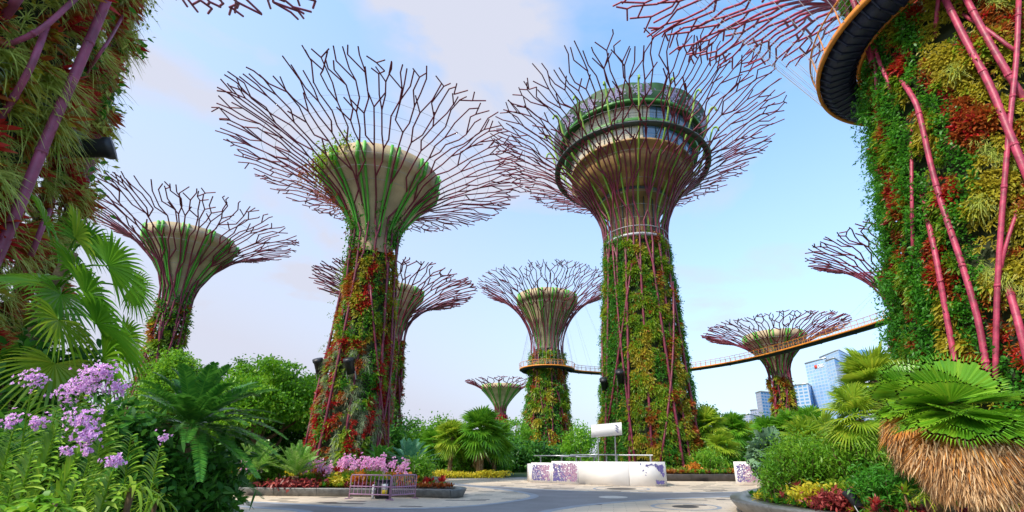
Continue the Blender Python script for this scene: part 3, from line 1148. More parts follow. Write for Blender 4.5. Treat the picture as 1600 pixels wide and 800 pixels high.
for k in range(32):
    u = 2 * pi * k / 32
    bars(b, [[8.57 * cos(u), 8.57 * sin(u), 40.85]], [[8.97 * cos(u), 8.97 * sin(u), 42.6]], 0.05, sides=4)
b.build('window_frame', M['mullion'], B)
# crown with scalloped top
b = MB()
n = 144
a = np.linspace(0, 2 * pi, n, endpoint=False)
top = 44.35 + 0.32 * np.abs(np.cos(a * 9))
rows = [(9.0, 42.5 + 0 * a), (9.6, 42.55 + 0 * a), (9.75, 43.0 + 0 * a), (10.55, top), (10.35, top + 0.05), (9.4, 43.0 + 0 * a), (0.1, 44.4 + 0 * a)]
V = np.concatenate([np.stack([r * np.cos(a), r * np.sin(a), z], -1) for r, z in rows])
i = np.arange(n)
j = (i + 1) % n
b.add(V, np.concatenate([np.stack([i, j, j + n, i + n], -1) + k * n for k in range(len(rows) - 1)]))
b.build('crown', M['crown_green'], B)
rng = np.random.default_rng(3)
for k in range(18):
    u0 = 2 * pi * (k + 0.5) / 18
    cnt = 110
    du = rng.normal(0, 0.055, cnt)
    t = np.clip(rng.normal(0.55, 0.2, cnt), 0.08, 0.92)
    r = 9.75 + 0.8 * t + 0.02
    P = np.stack([r * np.cos(u0 + du), r * np.sin(u0 + du), 43.0 + 1.45 * t], -1)
    o_ = np.stack([np.cos(u0 + du), np.sin(u0 + du), 0 * du], -1)
    e = np.stack([-np.sin(u0 + du), np.cos(u0 + du), 0 * du], -1)
    th = rng.uniform(0, 6.28, cnt)[:, None]
    upv = nrm(np.array([0, 0, 1.45]) + o_ * 0.8)
    d = e * np.cos(th) + upv * np.sin(th)
    sd_ = -e * np.sin(th) + upv * np.cos(th)
    b = MB()
    blades(b, P, d, sd_, 0.34, 0.16, 0, DIAM)
    b.build('floral_print', M['lilac'], B)
b = MB()
lathe(b, [(9.55, 42.56), (9.82, 42.5), (9.86, 42.9), (9.72, 43.02)], 96)
b.build('crown_band', M['trim'], B)
# walkway ring round the pavilion
b = MB()
lathe(b, [(9.75, 38.95), (10.5, 38.95), (10.5, 39.12), (9.75, 39.12), (9.75, 38.95)], 72)
b.build('ring_deck', M['mullion'], B)
b = MB()
a = np.linspace(0, 2 * pi, 73)
for z, r in ((39.5, 0.014), (39.9, 0.014), (40.3, 0.03)):
    P = np.stack([10.45 * np.cos(a), 10.45 * np.sin(a), 0 * a + z], -1)
    bars(b, P[:-1], P[1:], r, sides=4)
P = np.stack([10.45 * np.cos(a), 10.45 * np.sin(a), 0 * a + 39.1], -1)
bars(b, P, P + ZUP * 1.2, 0.016, sides=4)
P2 = np.stack([8.2 * np.cos(a), 8.2 * np.sin(a), 0 * a + 38.6], -1)
bars(b, P2[::4], P[::4], 0.06, sides=4)
b.build('ring_railing', M['mullion'], B)
for k in range(18):
    u = 2 * pi * k / 18 + 0.1
    pts = smooth_open([(3.5, 28.2), (3.7, 30), (4.4, 32.3), (6.2, 35.2), (8.7, 38.4), (10.2, 41), (10.9, 43.2), (11.3, 44.3), (11.8, 44.4), (12.0, 43.8)], 4)
    b = MB()
    tube(b, np.stack([pts[:, 0] * cos(u), pts[:, 0] * sin(u), pts[:, 1]], -1), 0.13, 6)
    b.build('lime_rib', M['rib_lime'], B, True)
b = MB()
lathe(b, [(3.95, 27.6), (4.2, 27.7), (4.2, 27.95), (3.95, 28.0)], 40)
P = np.stack([4.15 * np.cos(a), 4.15 * np.sin(a), 0 * a + 28.9], -1)
bars(b, P[:-1], P[1:], 0.07, sides=4)
b.build('neck_ring', M['wire'], B)
kb = columns([['fern', 'gold', 'fern'], ['fern', 'rust', 'gold'], ['vine', 'fern'], ['fern', 'gold', 'rust'], ['gold', 'fern'], ['rust', 'fern', 'gold'], ['vine'], ['fern', 'gold']] * 3, 3.1, 4)


def kindB(u, z, rng):
    uu = (u + rng.normal(0, 0.03)) % (2 * pi)
    if abs(uu - 3.55) < 0.12 or abs(uu - 4.02) < 0.07 or uu > 5.75 or uu < 0.25 or abs(uu - 3.05) < 0.1:
        return 'vine'
    return kb(u, z, rng)


plant_wall(B, skB, 2, 0.2, 28.2, 19, kindB, 0.90)
strands(B, skB, 19, 260, 1, 27, m='vine')


# --- the other, plainer ones
def plain_tower(label, X, Y, zr, R, zn, rn, rb, zc, rc, seed, n0=11, k=1.05, gap=0.42, mix=None, dens=10, size=1.05, ribs=12, top=0.96, r0=None, cupm='concrete', rt=(0.125, 0.068), hoop=9, bare=1.0, phi=1.22):
    o = thing('tower_tree', label, 'garden tower', (X, Y, 0), GS)
    sk = Skin(rb, rn, zn, R, zr, phi)
    trunk_core(o, sk, zn * 0.99, 0.5)
    cup(o, zn * 1.0, r0 or rn * 0.72, zc, rc, ribs, m=cupm)
    cage(o, sk, n0, seed, k, rt[0], rt[1], gap=gap, braces=6, m='steel')
    hoops(o, sk, hoop, 0.016)
    kf = columns(mix or [['fern', 'vine'], ['rust', 'red', 'fern'], ['vine', 'fern', 'gold'], ['fern', 'rust']] * 4, 3.0, seed)
    plant_wall(o, sk, seed, 0.2, zn * top, dens, kf, size, keep=lambda u, z, rng: z < zn * 0.8 or rng.random() < bare)
    strands(o, sk, seed + 50, 110, zn * 0.3, zn * top)
    return o, sk


C_, skC = plain_tower('garden tower with tilted dark branches standing behind the fan palm', -37.6, 44, 25.6, 9.9, 16.8, 1.2, 2.0, 24.0, 4.05, 31, rt=(0.09, 0.05), k=0.95, gap=0.38, top=1.0, bare=0.8)
hang(C_, skC, 32, 30, skC.sn * 0.8, skC.sn * 1.05, 0, 6.28)
D_, skD = plain_tower('garden tower with a cream cup half hidden behind the leaning red trunk', -21.3, 62, 25.3, 11.6, 18.0, 1.6, 2.3, 24.7, 3.75, 41, mix=[['rust', 'red', 'fern'], ['vine', 'fern'], ['fern', 'rust'], ['vine', 'rust']] * 4)
E_, skE = plain_tower('garden tower with the footbridge ringing its trunk, left of the pavilion tower', 0.75, 108, 42.6, 17.6, 26.5, 3.7, 5.9, 39.8, 7.6, 51, n0=15, k=1.45, gap=0.56, rt=(0.16, 0.075), mix=[['fern', 'gold'], ['vine'], ['fern', 'rust'], ['gold', 'fern'], ['vine', 'fern']] * 4, dens=5, size=1.8, r0=2.3, ribs=14, phi=1.2)
F_, skF = plain_tower('garden tower with golden cup behind the footbridge, near the glass office towers', 49.3, 95, 27.9, 14.7, 18.2, 1.95, 2.6, 26.6, 6.1, 61, k=1.2, gap=0.5, rt=(0.14, 0.08), dens=6, size=1.5, mix=[['rust', 'fern', 'gold'], ['fern', 'red', 'gold'], ['gold', 'rust'], ['fern', 'rust']] * 4, r0=1.5)
G_, skG = plain_tower('garden tower mostly hidden behind the right giant, only grey branches showing', 43.9, 52, 27.4, 9.8, 18, 1.7, 2.6, 23.5, 2.5, 71)
H_, skH = plain_tower('small far garden tower with red trunk above the palm row', -14.5, 155, 25.9, 12.2, 15.5, 1.65, 2.6, 24.6, 6.6, 81, k=1.4, gap=0.8, dens=4, size=2.2, mix=[['red', 'rust'], ['red', 'fern'], ['rust', 'red']] * 5, rt=(0.17, 0.11), r0=1.3, hoop=6)


# --- I: the right giant
def hit(px, py, cx, cy, sk, off):
    d = ray(px, py)
    r = 4.5
    for _ in range(5):
        ox, oy = -cx, -cy
        a_ = d[0] ** 2 + d[1] ** 2
        b_ = ox * d[0] + oy * d[1]
        c_ = ox * ox + oy * oy - r * r
        disc_ = max(b_ * b_ - a_ * c_, 0)
        t = (-b_ - math.sqrt(disc_)) / a_
        p = np.array([0, 0, EYE]) + d * t
        r = float(sk.rad(p[2])) + off
    return p - np.array([cx, cy, 0])


IX, IY = 20.6, 16.9
I_ = thing('tower_tree', 'right giant garden tower close up, pink steel pipes over a wall of ferns and vines', 'garden tower', (IX, IY, 0), GS)
skI = Skin(6.4, 4.05, 25.5, 19.0, 38.6, phi=1.2, flare=1.3)
trunk_core(I_, skI, 26, 0.55)
cup(I_, 26.5, 3.1, 36.5, 7.6, 14)
cage(I_, skI, 17, 91, 1.4, 0.16, 0.075, gap=0.52, braces=0, m='steel_pink', skip_trunk=True)
hoops(I_, skI, 9, 0.016)
for pts, r in (
        ([(1475, -5), (1510, 65), (1545, 130), (1572, 195), (1605, 275), (1640, 350)], 0.21),
        ([(1508, -5), (1540, 55), (1572, 110), (1612, 175)], 0.20),
        ([(1592, -5), (1588, 90), (1577, 200), (1566, 330), (1558, 460), (1555, 605)], 0.15),
        ([(1500, 20), (1540, 45), (1580, 75), (1600, 90)], 0.11),
        ([(1362, 40), (1372, 90), (1388, 130), (1398, 170)], 0.14),
        ([(1366, 60), (1369, 130), (1372, 200)], 0.12),
        ([(1390, 100), (1425, 150), (1438, 185), (1455, 260), (1475, 330), (1502, 410), (1528, 500), (1546, 600)], 0.18),
        ([(1466, 0), (1460, 60)], 0.14),
        ([(1442, 160), (1437, 250)], 0.12),
        ([(1424, 200), (1425, 330), (1429, 490)], 0.12),
        ([(1440, 300), (1462, 400), (1480, 500), (1500, 605)], 0.17),
        ([(1570, 430), (1590, 500), (1612, 590)], 0.19),
        ([(1600, 300), (1570, 390), (1557, 470)], 0.10)):
    P = smooth_open([hit(x, y, IX, IY, skI, -0.35 if j_ in (0, len(pts) - 1) and 5 < y < 590 else 0.2) for j_, (x, y) in enumerate(pts)], 4)
    b = MB()
    tube(b, P, r * 0.56, 10)
    flanges(b, P, r * 0.56)
    b.build('steel_pipe', M['steel_pink'], I_, True)
rnd = random.Random(5)
for k in range(14):
    u = -0.6 + 2.75 * k / 14
    b = MB()
    tube(b, [skI.pt(u + 0.012 * j, skI.sn * j / 10, 0.2) for j in range(11)], 0.18, 8)
    b.build('steel_pipe', M['steel_pink'], I_, True)

NI = {}


def vnoise(u, z, s, su=2.0, sz=0.25):
    return (math.sin(u * su * 3.1 + s + 1.7 * math.sin(z * sz + s)) + math.sin(u * su * 5.3 + z * sz * 1.7 + s * 2.1)) * 0.5


def kindI(u, z, rng):
    uu = (u + rng.normal(0, 0.02)) % (2 * pi)
    # u of the left silhouette is about 2.45, of the side facing the camera about 3.8
    wav = 0.05 * math.sin(z * 0.6) + 0.03 * math.sin(z * 1.7)
    if uu < 2.78 + wav:
        return 'vine' if rng.random() < 0.85 else 'red'
    if 3.02 < uu - wav < 3.22 or 3.40 < uu - wav * 1.4 < 3.52:
        return 'vine'
    v = vnoise(uu, z, 1.0, 3, 0.7)
    w = vnoise(uu, z, 4.0, 4, 1.1)
    if v > 0.62 and uu < 3.6:
        return 'red' if rng.random() < 0.6 else 'rust'
    if uu < 3.05:
        return 'rust' if w > 0.1 else 'fern'
    if w > 0.72:
        return 'rust'
    if w < -0.78 and uu > 3.45:
        return 'tuft'
    if uu > 3.55 and v > 0.35:
        return 'rust' if rng.random() < 0.7 else 'red'
    return 'gold' if v < (0.2 if uu > 3.5 else -0.05) else 'fern'


plant_wall(I_, skI, 6, 0.3, 27, 42, kindI, 0.66, u_range=(2.0, 5.2))
kI2 = columns([['fern', 'gold'], ['vine'], ['rust', 'fern']] * 5, 3, 14)
plant_wall(I_, skI, 16, 0.3, 27, 6, kI2, 1.3, u_range=(-1.1, 2.0))
strands(I_, skI, 29, 620, 2, 20, 2.1, 3.2, 'vine')

# --- J: the left giant
JX, JY = -17.5, 7.8
J_ = thing('tower_tree', 'left giant garden tower close up with plum pipes, grass tufts and red bromeliads', 'garden tower', (JX, JY, 0), GS)
skJ = Skin(5.7, 4.95, 19, 13.9, 28.2, phi=1.2, flare=1.2)
trunk_core(J_, skJ, 19.5, 0.8)
cup(J_, 19.8, 3.2, 26.5, 6.0, 12)
cage(J_, skJ, 13, 95, 1.0, 0.13, 0.065, gap=0.46, braces=0, m='steel_plum', skip_trunk=True)
hoops(J_, skJ, 7, 0.015)
for pts, r in (
        ([(-60, 520), (0, 392), (35, 310), (82, 195), (120, 110), (165, 5), (172, -20)], 0.24),
        ([(0, 38), (30, -6)], 0.2),
        ([(-10, 78), (60, 48), (120, -4)], 0.13),
        ([(-10, 205), (40, 120), (62, 70), (80, 20)], 0.15),
        ([(48, 400), (70, 345), (82, 320)], 0.13),
        ([(128, 125), (150, 92), (172, 60), (200, 10)], 0.09)):
    P = smooth_open([hit(x, y, JX, JY, skJ, -0.3 if j_ in (0, len(pts) - 1) and 5 < y < 390 else 0.5) for j_, (x, y) in enumerate(pts)], 4)
    b = MB()
    tube(b, P, r * 0.42, 10)
    flanges(b, P, r * 0.42)
    b.build('steel_pipe', M['steel_plum'], J_, True)
for k in range(12):
    u = 0.9 + 4.2 * k / 12
    b = MB()
    tube(b, [skJ.pt(u + 0.02 * j, skJ.sn * j / 10, 0.2) for j in range(11)], 0.2, 8)
    b.build('steel_pipe', M['steel_plum'], J_, True)


def kindJ(u, z, rng):
    uu = ((u + pi) % (2 * pi)) - pi + rng.normal(0, 0.012)
    zz = z + uu * 6
    w = vnoise(uu * 2, z, 2.2, 3, 0.9)
    band = ((uu * 4.6 - z * 0.16) * 1.15 + 100) % 1.0
    if z < 4:
        return 'rust' if w > 0.2 else 'tuft'
    if band < 0.50:
        return 'silver' if w > 0.8 else 'tuft'
    if w > 0.1:
        return 'red' if rng.random() < 0.75 else 'rust'
    if w > -0.45:
        return 'rust' if rng.random() < 0.6 else 'gold'
    return 'vine' if w < -0.75 else 'tuft'


plant_wall(J_, skJ, 7, 0.3, 20, 17, kindJ, 1.15, u_range=(-1.2, 1.35))
plant_wall(J_, skJ, 17, 0.3, 20, 3, columns([['tuft', 'gold'], ['tuft'], ['rust', 'tuft']] * 5, 3, 15), 1.6, u_range=(1.35, 5.08))
strands(J_, skJ, 39, 80, 5, 20, 0.5, 1.1, 'tuft')


# floodlights clamped on the cages
def floodlight(label, p, d, s=1.0):
    o = thing('floodlight', label, 'floodlight', p, 'black floodlights on the towers')
    d = np.asarray(d, float) / np.linalg.norm(d)
    b = MB()
    tube(b, [d * -0.1 * s, d * 0.42 * s, d * 0.5 * s, d * 0.62 * s], [0.19 * s, 0.2 * s, 0.24 * s, 0.24 * s], 14)
    b.build('housing', M['black'], o, True)
    b = MB()
    e1, e2 = frames(d[None])
    for sg in (-1, 1):
        bars(b, [e1[0] * 0.22 * s * sg], [e1[0] * 0.22 * s * sg - d * 0.3 * s - ZUP * 0.1 * s], 0.025 * s, sides=5)
    b.build('bracket', M['grey_metal'], o)


p = hit(118, 232, JX, JY, skJ, 0.25)
floodlight('black cylinder floodlight sticking out of the left giant trunk', p + np.array([JX, JY, 0]), (0.8, 0.45, 0.35), 1.25)
for px, py, lb in ((548, 580, 'black floodlight in the middle of the red and green trunk'), (500, 580, 'black floodlight on the left edge of the red and green trunk')):
    p = hit(px, py, -13.95, 34, skA, 0.3)
    floodlight(lb, p + np.array([-13.95, 34, 0]), (-0.1, -0.5, 0.9), 1.5)
for px, py, lb in ((970, 594, 'black floodlight on the front of the pavilion tower trunk'), (945, 606, 'black floodlight on the left edge of the pavilion tower trunk')):
    p = hit(px, py, 12, 54, skB, 0.35)
    floodlight(lb, p + np.array([12, 54, 0]), (-0.2, -0.6, 0.8), 1.9)

# ------------------------------------------------------------------ footbridge
sw = thing('footbridge', 'orange railed suspended footbridge curving between the garden towers', 'footbridge', (20, 60, 0))
ZB = 21.5
c0 = np.array([20.0, 60.0])
ringE = [(0.75 + 5.6 * cos(q), 108 - 5.6 * sin(q)) for q in np.linspace(pi * 1.45, -0.05, 26)]
path = ringE + [(9.5, 110.5), (16, 112.5), (24.5, 112.2), (33.0, 108.4), (41.0, 99.6), (46.3, 89.0), (49.8, 76.8), (52.2, 65.8), (52.6, 54), (49.5, 42), (43, 32), (35.5, 25.5), (29.5, 22.5)]
ai = np.linspace(radians(48), radians(248), 26)
path += [(IX + 5.4 * cos(q), IY + 5.4 * sin(q)) for q in ai]
path = smooth_open(np.array(path), 5) - c0
T = nrm(np.gradient(path, axis=0))
Nv = np.stack([-T[:, 1], T[:, 0]], -1)


def ribbon(off_z, mb, mat=0, close=True):
    """sweep a closed cross-section given as (offset, z)"""
    K, n = len(path), len(off_z)
    V = np.concatenate([np.c_[path + Nv * o_, np.full(K, z)] for o_, z in off_z])
    F = []
    for q in range(n if close else n - 1):
        a_, b_ = q * K, ((q + 1) % n) * K
        i = np.arange(K - 1)
        F.append(np.stack([i + a_, i + 1 + a_, i + 1 + b_, i + b_], -1))
    mb.add(V, np.concatenate(F), mat)


b = MB()
ribbon([(-0.85, ZB), (0.85, ZB), (0.85, ZB + 0.08), (-0.85, ZB + 0.08)], b)
b.build('deck', M['grey_metal'], sw)
b = MB()
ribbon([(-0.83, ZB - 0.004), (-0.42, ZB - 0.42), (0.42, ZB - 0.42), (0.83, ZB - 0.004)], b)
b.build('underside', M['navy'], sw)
for k in range(0, len(path), 3):
    b = MB()
    for s0, s1, z0, z1 in ((-0.83, -0.42, -0.03, -0.46), (-0.42, 0.42, -0.46, -0.46), (0.42, 0.83, -0.46, -0.03)):
        p0 = np.array([*(path[k] + Nv[k] * s0), ZB + z0])
        p1 = np.array([*(path[k] + Nv[k] * s1), ZB + z1])
        bars(b, p0, p1, 0.06, sides=4)
    b.build('cross_rib', M['navy'], sw)
for sg in (-1, 1):
    b = MB()
    ribbon([(sg * 0.86, ZB - 0.12), (sg * 1.02, ZB - 0.12), (sg * 1.02, ZB + 0.16), (sg * 0.86, ZB + 0.16)], b)
    b.build('edge_beam', M['orange_steel'], sw)
    b = MB()
    P = np.c_[path + Nv * sg * 0.98, np.full(len(path), ZB + 0.16)]
    lean = np.c_[Nv * sg * 0.12, np.full(len(path), 1.15)]
    # posts at even spacing
    d = np.concatenate([[0], np.cumsum(np.linalg.norm(np.diff(path, axis=0), axis=1))])
    t = np.arange(0, d[-1], 1.25)
    pp = np.stack([np.interp(t, d, P[:, k]) for k in range(3)], -1)
    ll = np.stack([np.interp(t, d, lean[:, k]) for k in range(3)], -1)
    bars(b, pp, pp + ll, 0.045, sides=4)
    top_ = P + lean
    bars(b, top_[:-1], top_[1:], 0.05, sides=5)
    b.build('railing', M['orange_steel'], sw)
    b = MB()
    for f in (0.3, 0.6, 0.85):
        q = P + lean * f
        bars(b, q[:-1], q[1:], 0.012, sides=4)
    b.build('railing_wire', M['wire'], sw)
for k in range(len(path)):
    x, y = path[k] + c0
    if k % 4 == 0:
        if 50 <= y <= 82 and x > 40:
            tgt = np.array([48.5, 55 + (y - 60) * 0.12, 26.6])
        elif y > 100 and x < 26:
            tgt = np.array([0.75 + (x - 0.75) * 0.5, 108, 40.5])
        else:
            continue
        for sg in (-1, 1):
            b = MB()
            bars(b, [np.array([*(path[k] + Nv[k] * sg), ZB])], [np.array([tgt[0] - c0[0], tgt[1] - c0[1], tgt[2]])], 0.014, sides=3)
            b.build('hanger_cable', M['wire'], sw)
for k in range(len(path) - 120, len(path) - 10, 5):
    q = np.array([*(path[k] - Nv[k] * 1.0), ZB])
    u = math.atan2(path[k][1] + c0[1] - IY, path[k][0] + c0[0] - IX)
    e = skI.pt(u, skI.sn + (skI.sm - skI.sn) * 0.72) + np.array([IX - c0[0], IY - c0[1], 0])
    b = MB()
    bars(b, [q], [e], 0.014, sides=3)
    b.build('hanger_cable', M['wire'], sw)

# ------------------------------------------------------------------ office towers across the bay
def facade_box(name, label, pts, h_at, mats, floors=3.6, bay=3.0, roof='grey_metal', grp='office towers behind the gardens', extra=None, slant=0.0):
    """pts: three plan corners (left, middle, right) given as (px at the top, depth); h_at: pixel row of the middle corner's top"""
    W = []
    for px, Z in pts:
        q = at(px, h_at, Z)
        W.append(q[:2])
    z1 = float(at(pts[1][0], h_at, pts[1][1])[2])
    W.append(W[0] + W[2] - W[1])
    c = np.mean(W, 0)
    root = thing(name, label, 'office tower', (*c, 0), grp)
    W = [w - c for w in W]
    hs_ = [z1 * (1 - slant), z1, z1, z1 * (1 - slant)]
    names = ['facade', 'side_facade', 'back_facade', 'back_facade']
    for k in range(4):
        a_, b_ = W[k], W[(k + 1) % 4]
        ln = float(np.linalg.norm(b_ - a_))
        ha, hb = hs_[k], hs_[(k + 1) % 4]
        m_ = MB()
        m_.add([[*a_, 0], [*b_, 0], [*b_, hb], [*a_, ha]], [[0, 1, 2, 3]])
        o = m_.build(names[k], mats[min(k, 1)], root)
        uv = o.data.uv_layers.new(name='UVMap')
        for i, t in enumerate(((0, 0), (ln, 0), (ln, hb), (0, ha))):
            uv.data[i].uv = t
    m_ = MB()
    m_.add([[*w, h] for w, h in zip(W, hs_)], [[0, 1, 2, 3]])
    m_.build('roof', M[roof], root)
    m_ = MB()
    for k in range(4):
        a_, b_ = np.array([*W[k], hs_[k] + 0.9]), np.array([*W[(k + 1) % 4], hs_[(k + 1) % 4] + 0.9])
        d = b_ - a_
        ln = np.linalg.norm(d[:2])
        t = d / ln
        n_ = np.array([-t[1], t[0], 0])
        box(m_, (a_ + b_) / 2, (ln, 0.8, 1.8), ax=[t, n_, np.cross(t, n_)])
    m_.build('parapet', M[roof], root)
    return root, W, z1, c


WT = [window_mat('pale_glazing', (0.24, 0.42, 0.66), (0.44, 0.56, 0.70), 6, 4.2, gap=0.16),
      window_mat('blue_glazing', (0.05, 0.20, 0.50), (0.14, 0.30, 0.55), 5, 4.2, gap=0.12),
      window_mat('punched_glazing', (0.16, 0.30, 0.50), (0.62, 0.66, 0.74), 5.5, 4.6, gap=0.30),
      window_mat('grey_glazing', (0.18, 0.24, 0.36), (0.34, 0.36, 0.46), 5, 4.0, gap=0.2),
      window_mat('mid_glazing', (0.10, 0.26, 0.48), (0.42, 0.50, 0.62), 7, 4.4, gap=0.22)]
b1, W1, z1, c1 = facade_box('office_tower', 'pale blue glass office tower with a red emblem and white letters at its top', [(1256, 640), (1290, 600), (1295, 640)], 560, [WT[0], WT[3]])
facade_box('office_tower', 'narrow glass office tower with a dark blue side, joined to the pale lettered tower', [(1289, 590), (1303, 570), (1318, 610)], 560, [WT[0], WT[1]])
facade_box('office_tower', 'tall blue office tower rising behind the pale lettered tower', [(1278, 760), (1310, 700), (1325, 740)], 547, [WT[0], WT[1]])
b4, W4, z4, c4 = facade_box('office_tower', 'office tower with a slanting blue glass top and rows of punched windows', [(1314, 660), (1352, 620), (1390, 680)], 566, [WT[2], WT[2]])
m_ = MB()
hh = z4 * 0.145
A_, B_, C2, D2 = [np.array([*w, z4]) for w in W4]
up_ = np.array([0, 0, hh])
A2 = A_ + (B_ - A_) * 0.45
D3 = D2 + (C2 - D2) * 0.45
m_.add([A_, B_, C2, D2, A2 + up_, B_ + up_, C2 + up_, D3 + up_], [[0, 1, 5, 4], [1, 2, 6, 5], [2, 3, 7, 6], [3, 0, 4, 7], [4, 5, 6, 7]])
o = m_.build('slanted_top', WT[1], b4)
uv = o.data.uv_layers.new(name='UVMap')
for lp in o.data.loops:
    v = o.data.vertices[lp.vertex_index].co
    uv.data[lp.index].uv = (v.x + v.y * 0.6, v.z)
facade_box('office_tower', 'low blue glass office block just right of the golden cupped tower trunk', [(1238, 620), (1262, 600), (1270, 640)], 600, [WT[4], WT[1]])
facade_box('office_tower', 'grey edged glass office block left of the golden cupped tower trunk', [(1180, 660), (1188, 640), (1224, 670)], 612, [WT[3], WT[4]])
facade_box('office_tower', 'low grey block of flats, leftmost of the distant buildings', [(1159, 700), (1172, 690), (1184, 720)], 648, [WT[3], WT[3]])
facade_box('office_tower', 'grey stepped block of flats half behind the glass block', [(1172, 740), (1186, 720), (1200, 760)], 640, [WT[3], WT[3]])
# emblem and letters on the pale tower
t = nrm((W1[1] - W1[0])[None])[0]
n_ = np.array([t[1], -t[0]])
ang = math.atan2(t[1], t[0])
if np.dot(n_, -c1) < 0:
    n_ = -n_
p0 = W1[0] + t * np.linalg.norm(W1[1] - W1[0]) * 0.50 + n_ * 0.4
m_ = MB()
box(m_, (*p0, z1 - 7.5), (4.6, 0.4, 4.6), ang)
m_.build('emblem', mat('emblem_red', (0.75, 0.06, 0.03), 0.5), b1)
fc = bpy.data.curves.new('letters', 'FONT')
fc.body = 'DBS'
fc.size = 6.4
fc.extrude = 0.15
fc.offset = 0.12
lo = bpy.data.objects.new('letters', fc)
col.objects.link(lo)
dg = bpy.context.evaluated_depsgraph_get()
lm = bpy.data.meshes.new_from_object(lo.evaluated_get(dg))
bpy.data.objects.remove(lo)
lo = bpy.data.objects.new('letters', lm)
lm.materials.clear()
lm.materials.append(M['white'])
col.objects.link(lo)
lo.parent = b1
p1 = p0 + t * 3.4
lo.location = (*p1, z1 - 9.8)
lo.rotation_euler = (pi / 2, 0, ang)

# ------------------------------------------------------------------ white bar with printed panels
def print_on(mb, rng, p0, p1, h, z0, n, zone, size=(0.16, 0.34), mats=(0, 1), pick=None):
    """leaf and petal shaped prints, a few mm proud of a panel from p0 to p1"""
    p0, p1 = np.array(p0), np.array(p1)
    t = nrm((p1 - p0)[None])[0]
    ln = np.linalg.norm(p1 - p0)
    nn = np.array([t[1], -t[0]])
    if np.dot(nn, -p0) < 0:
        nn = -nn
    u, v = rng.uniform(0, 1, n), rng.uniform(0, 1, n)
    keep = np.array([rng.random() < zone(a_, b_) for a_, b_ in zip(u, v)])
    u, v = u[keep], v[keep]
    n = len(u)
    sz = rng.uniform(size[0], size[1], n)
    th = rng.uniform(0, 6.28, n)
    T3 = np.array([*t, 0])
    d = T3 * np.cos(th)[:, None] + ZUP * np.sin(th)[:, None]
    s = -T3 * np.sin(th)[:, None] + ZUP * np.cos(th)[:, None]
    mg = 0.17
    P = np.array([*(p0 + nn * 0.006), z0 + mg]) + T3 * (mg + u * (ln - 2 * mg))[:, None] + ZUP * (v * (h - 2 * mg))[:, None]
    P = P + np.array([*nn, 0]) * rng.uniform(0, 0.006, n)[:, None]
    P = P - d * sz[:, None] * 0.5
    cls = np.array([pick(a_, b_) if pick else rng.integers(0, 2) for a_, b_ in zip(u, v)])
    for c in (0, 1):
        k = cls == c
        blades(mb, P[k], d[k], s[k], sz[k], sz[k] * 0.48, 0, OVAL, mats[c])


def hoard(mb, p0, p1, h, z0=0.02, th=0.08):
    p0, p1 = np.array(p0), np.array(p1)
    d = p1 - p0
    box(mb, [*((p0 + p1) / 2), z0 + h / 2], (np.linalg.norm(d), th, h), math.atan2(d[1], d[0]))


bar = thing('bar_counter', 'round white bar counter with violet and mauve leaf prints in front of the pavilion tower', 'bar counter', (4, 38, 0))
HB = 1.62
PTS = [(-1.35, 40.3), (0.55, 38.6), (3.0, 36.6), (7.2, 34.3), (9.3, 34.9)]
PTS = [G(830, 753.5)[:2], G(862, 755)[:2], G(905, 756.5)[:2], G(984, 760)[:2], G(1042, 760)[:2]]
PTS = [p - np.array([4, 38]) for p in PTS]
rng = np.random.default_rng(21)
OFF = np.array([4, 38])
for k in range(4):
    p0, p1 = PTS[k], PTS[k + 1]
    d = p1 - p0
    t = d / np.linalg.norm(d)
    b = MB()
    hoard(b, p0 + t * 0.012, p1 - t * 0.012, HB - (0.12 if k == 0 else 0))
    o = b.build('panel', M['white'], bar)
    b = MB()
    q0, q1 = p0 + OFF, p1 + OFF
    nn = np.array([t[1], -t[0]])
    if np.dot(nn, -q0) < 0:
        nn = -nn
    a0, a1 = q0 + nn * 0.04, q1 + nn * 0.04
    if k == 0:
        print_on(b, rng, a0, a1, HB - 0.12, 0.02, 560, lambda u, v: 0.97, (0.07, 0.17), pick=lambda u, v: int(u + 0.5 * v + rng.normal(0, .2) > 0.75))
    elif k == 1:
        print_on(b, rng, a0, a1, HB, 0.02, 760, lambda u, v: 0.95, (0.07, 0.18), pick=lambda u, v: int(u + 0.4 * v + rng.normal(0, .2) > 0.6))
    elif k == 3:
        print_on(b, rng, a0, a1, HB, 0.02, 1100, lambda u, v: 1.0 if (v > 1.12 - 0.62 * u - 0.25 * math.sin(u * 7)) and u > 0.45 or (v < .12 and u > .75) else 0.008, (0.08, 0.20), pick=lambda u, v: 0)
    if b.n:
        b.v = [v - np.array([4, 38, 0], np.float32) for v in b.v]
        b.build('leaf_print', [M['print_violet'], M['print_mauve']], o)
b = MB()
back = [PTS[4], PTS[4] + (0.2, 3.2), PTS[3] + (0.5, 7.0), PTS[1] + (1.0, 6.5), PTS[0] + (-0.4, 2.6), PTS[0]]
for p0, p1 in zip(back, back[1:]):
    d = (np.array(p1) - p0)
    t = d / np.linalg.norm(d)
    hoard(b, p0 + t * 0.06, p1 - t * 0.06, HB - 0.25)
b.build('back_panel', M['white'], bar)
b = MB()
for x0, y0, x1, y1, z in ((-4.6, 4.2, -1.2, 2.0, 2.05), (-1.6, 3.0, 2.2, 1.6, 2.12), (-2.6, 2.5, 0.4, 2.0, 1.98)):
    p0, p1 = np.array([x0, y0]), np.array([x1, y1])
    d = p1 - p0
    box(b, [*((p0 + p1) / 2), z], (np.linalg.norm(d), 1.1, 0.09), math.atan2(d[1], d[0]))
b.build('canopy_shelf', M['grey_metal'], bar)
b = MB()
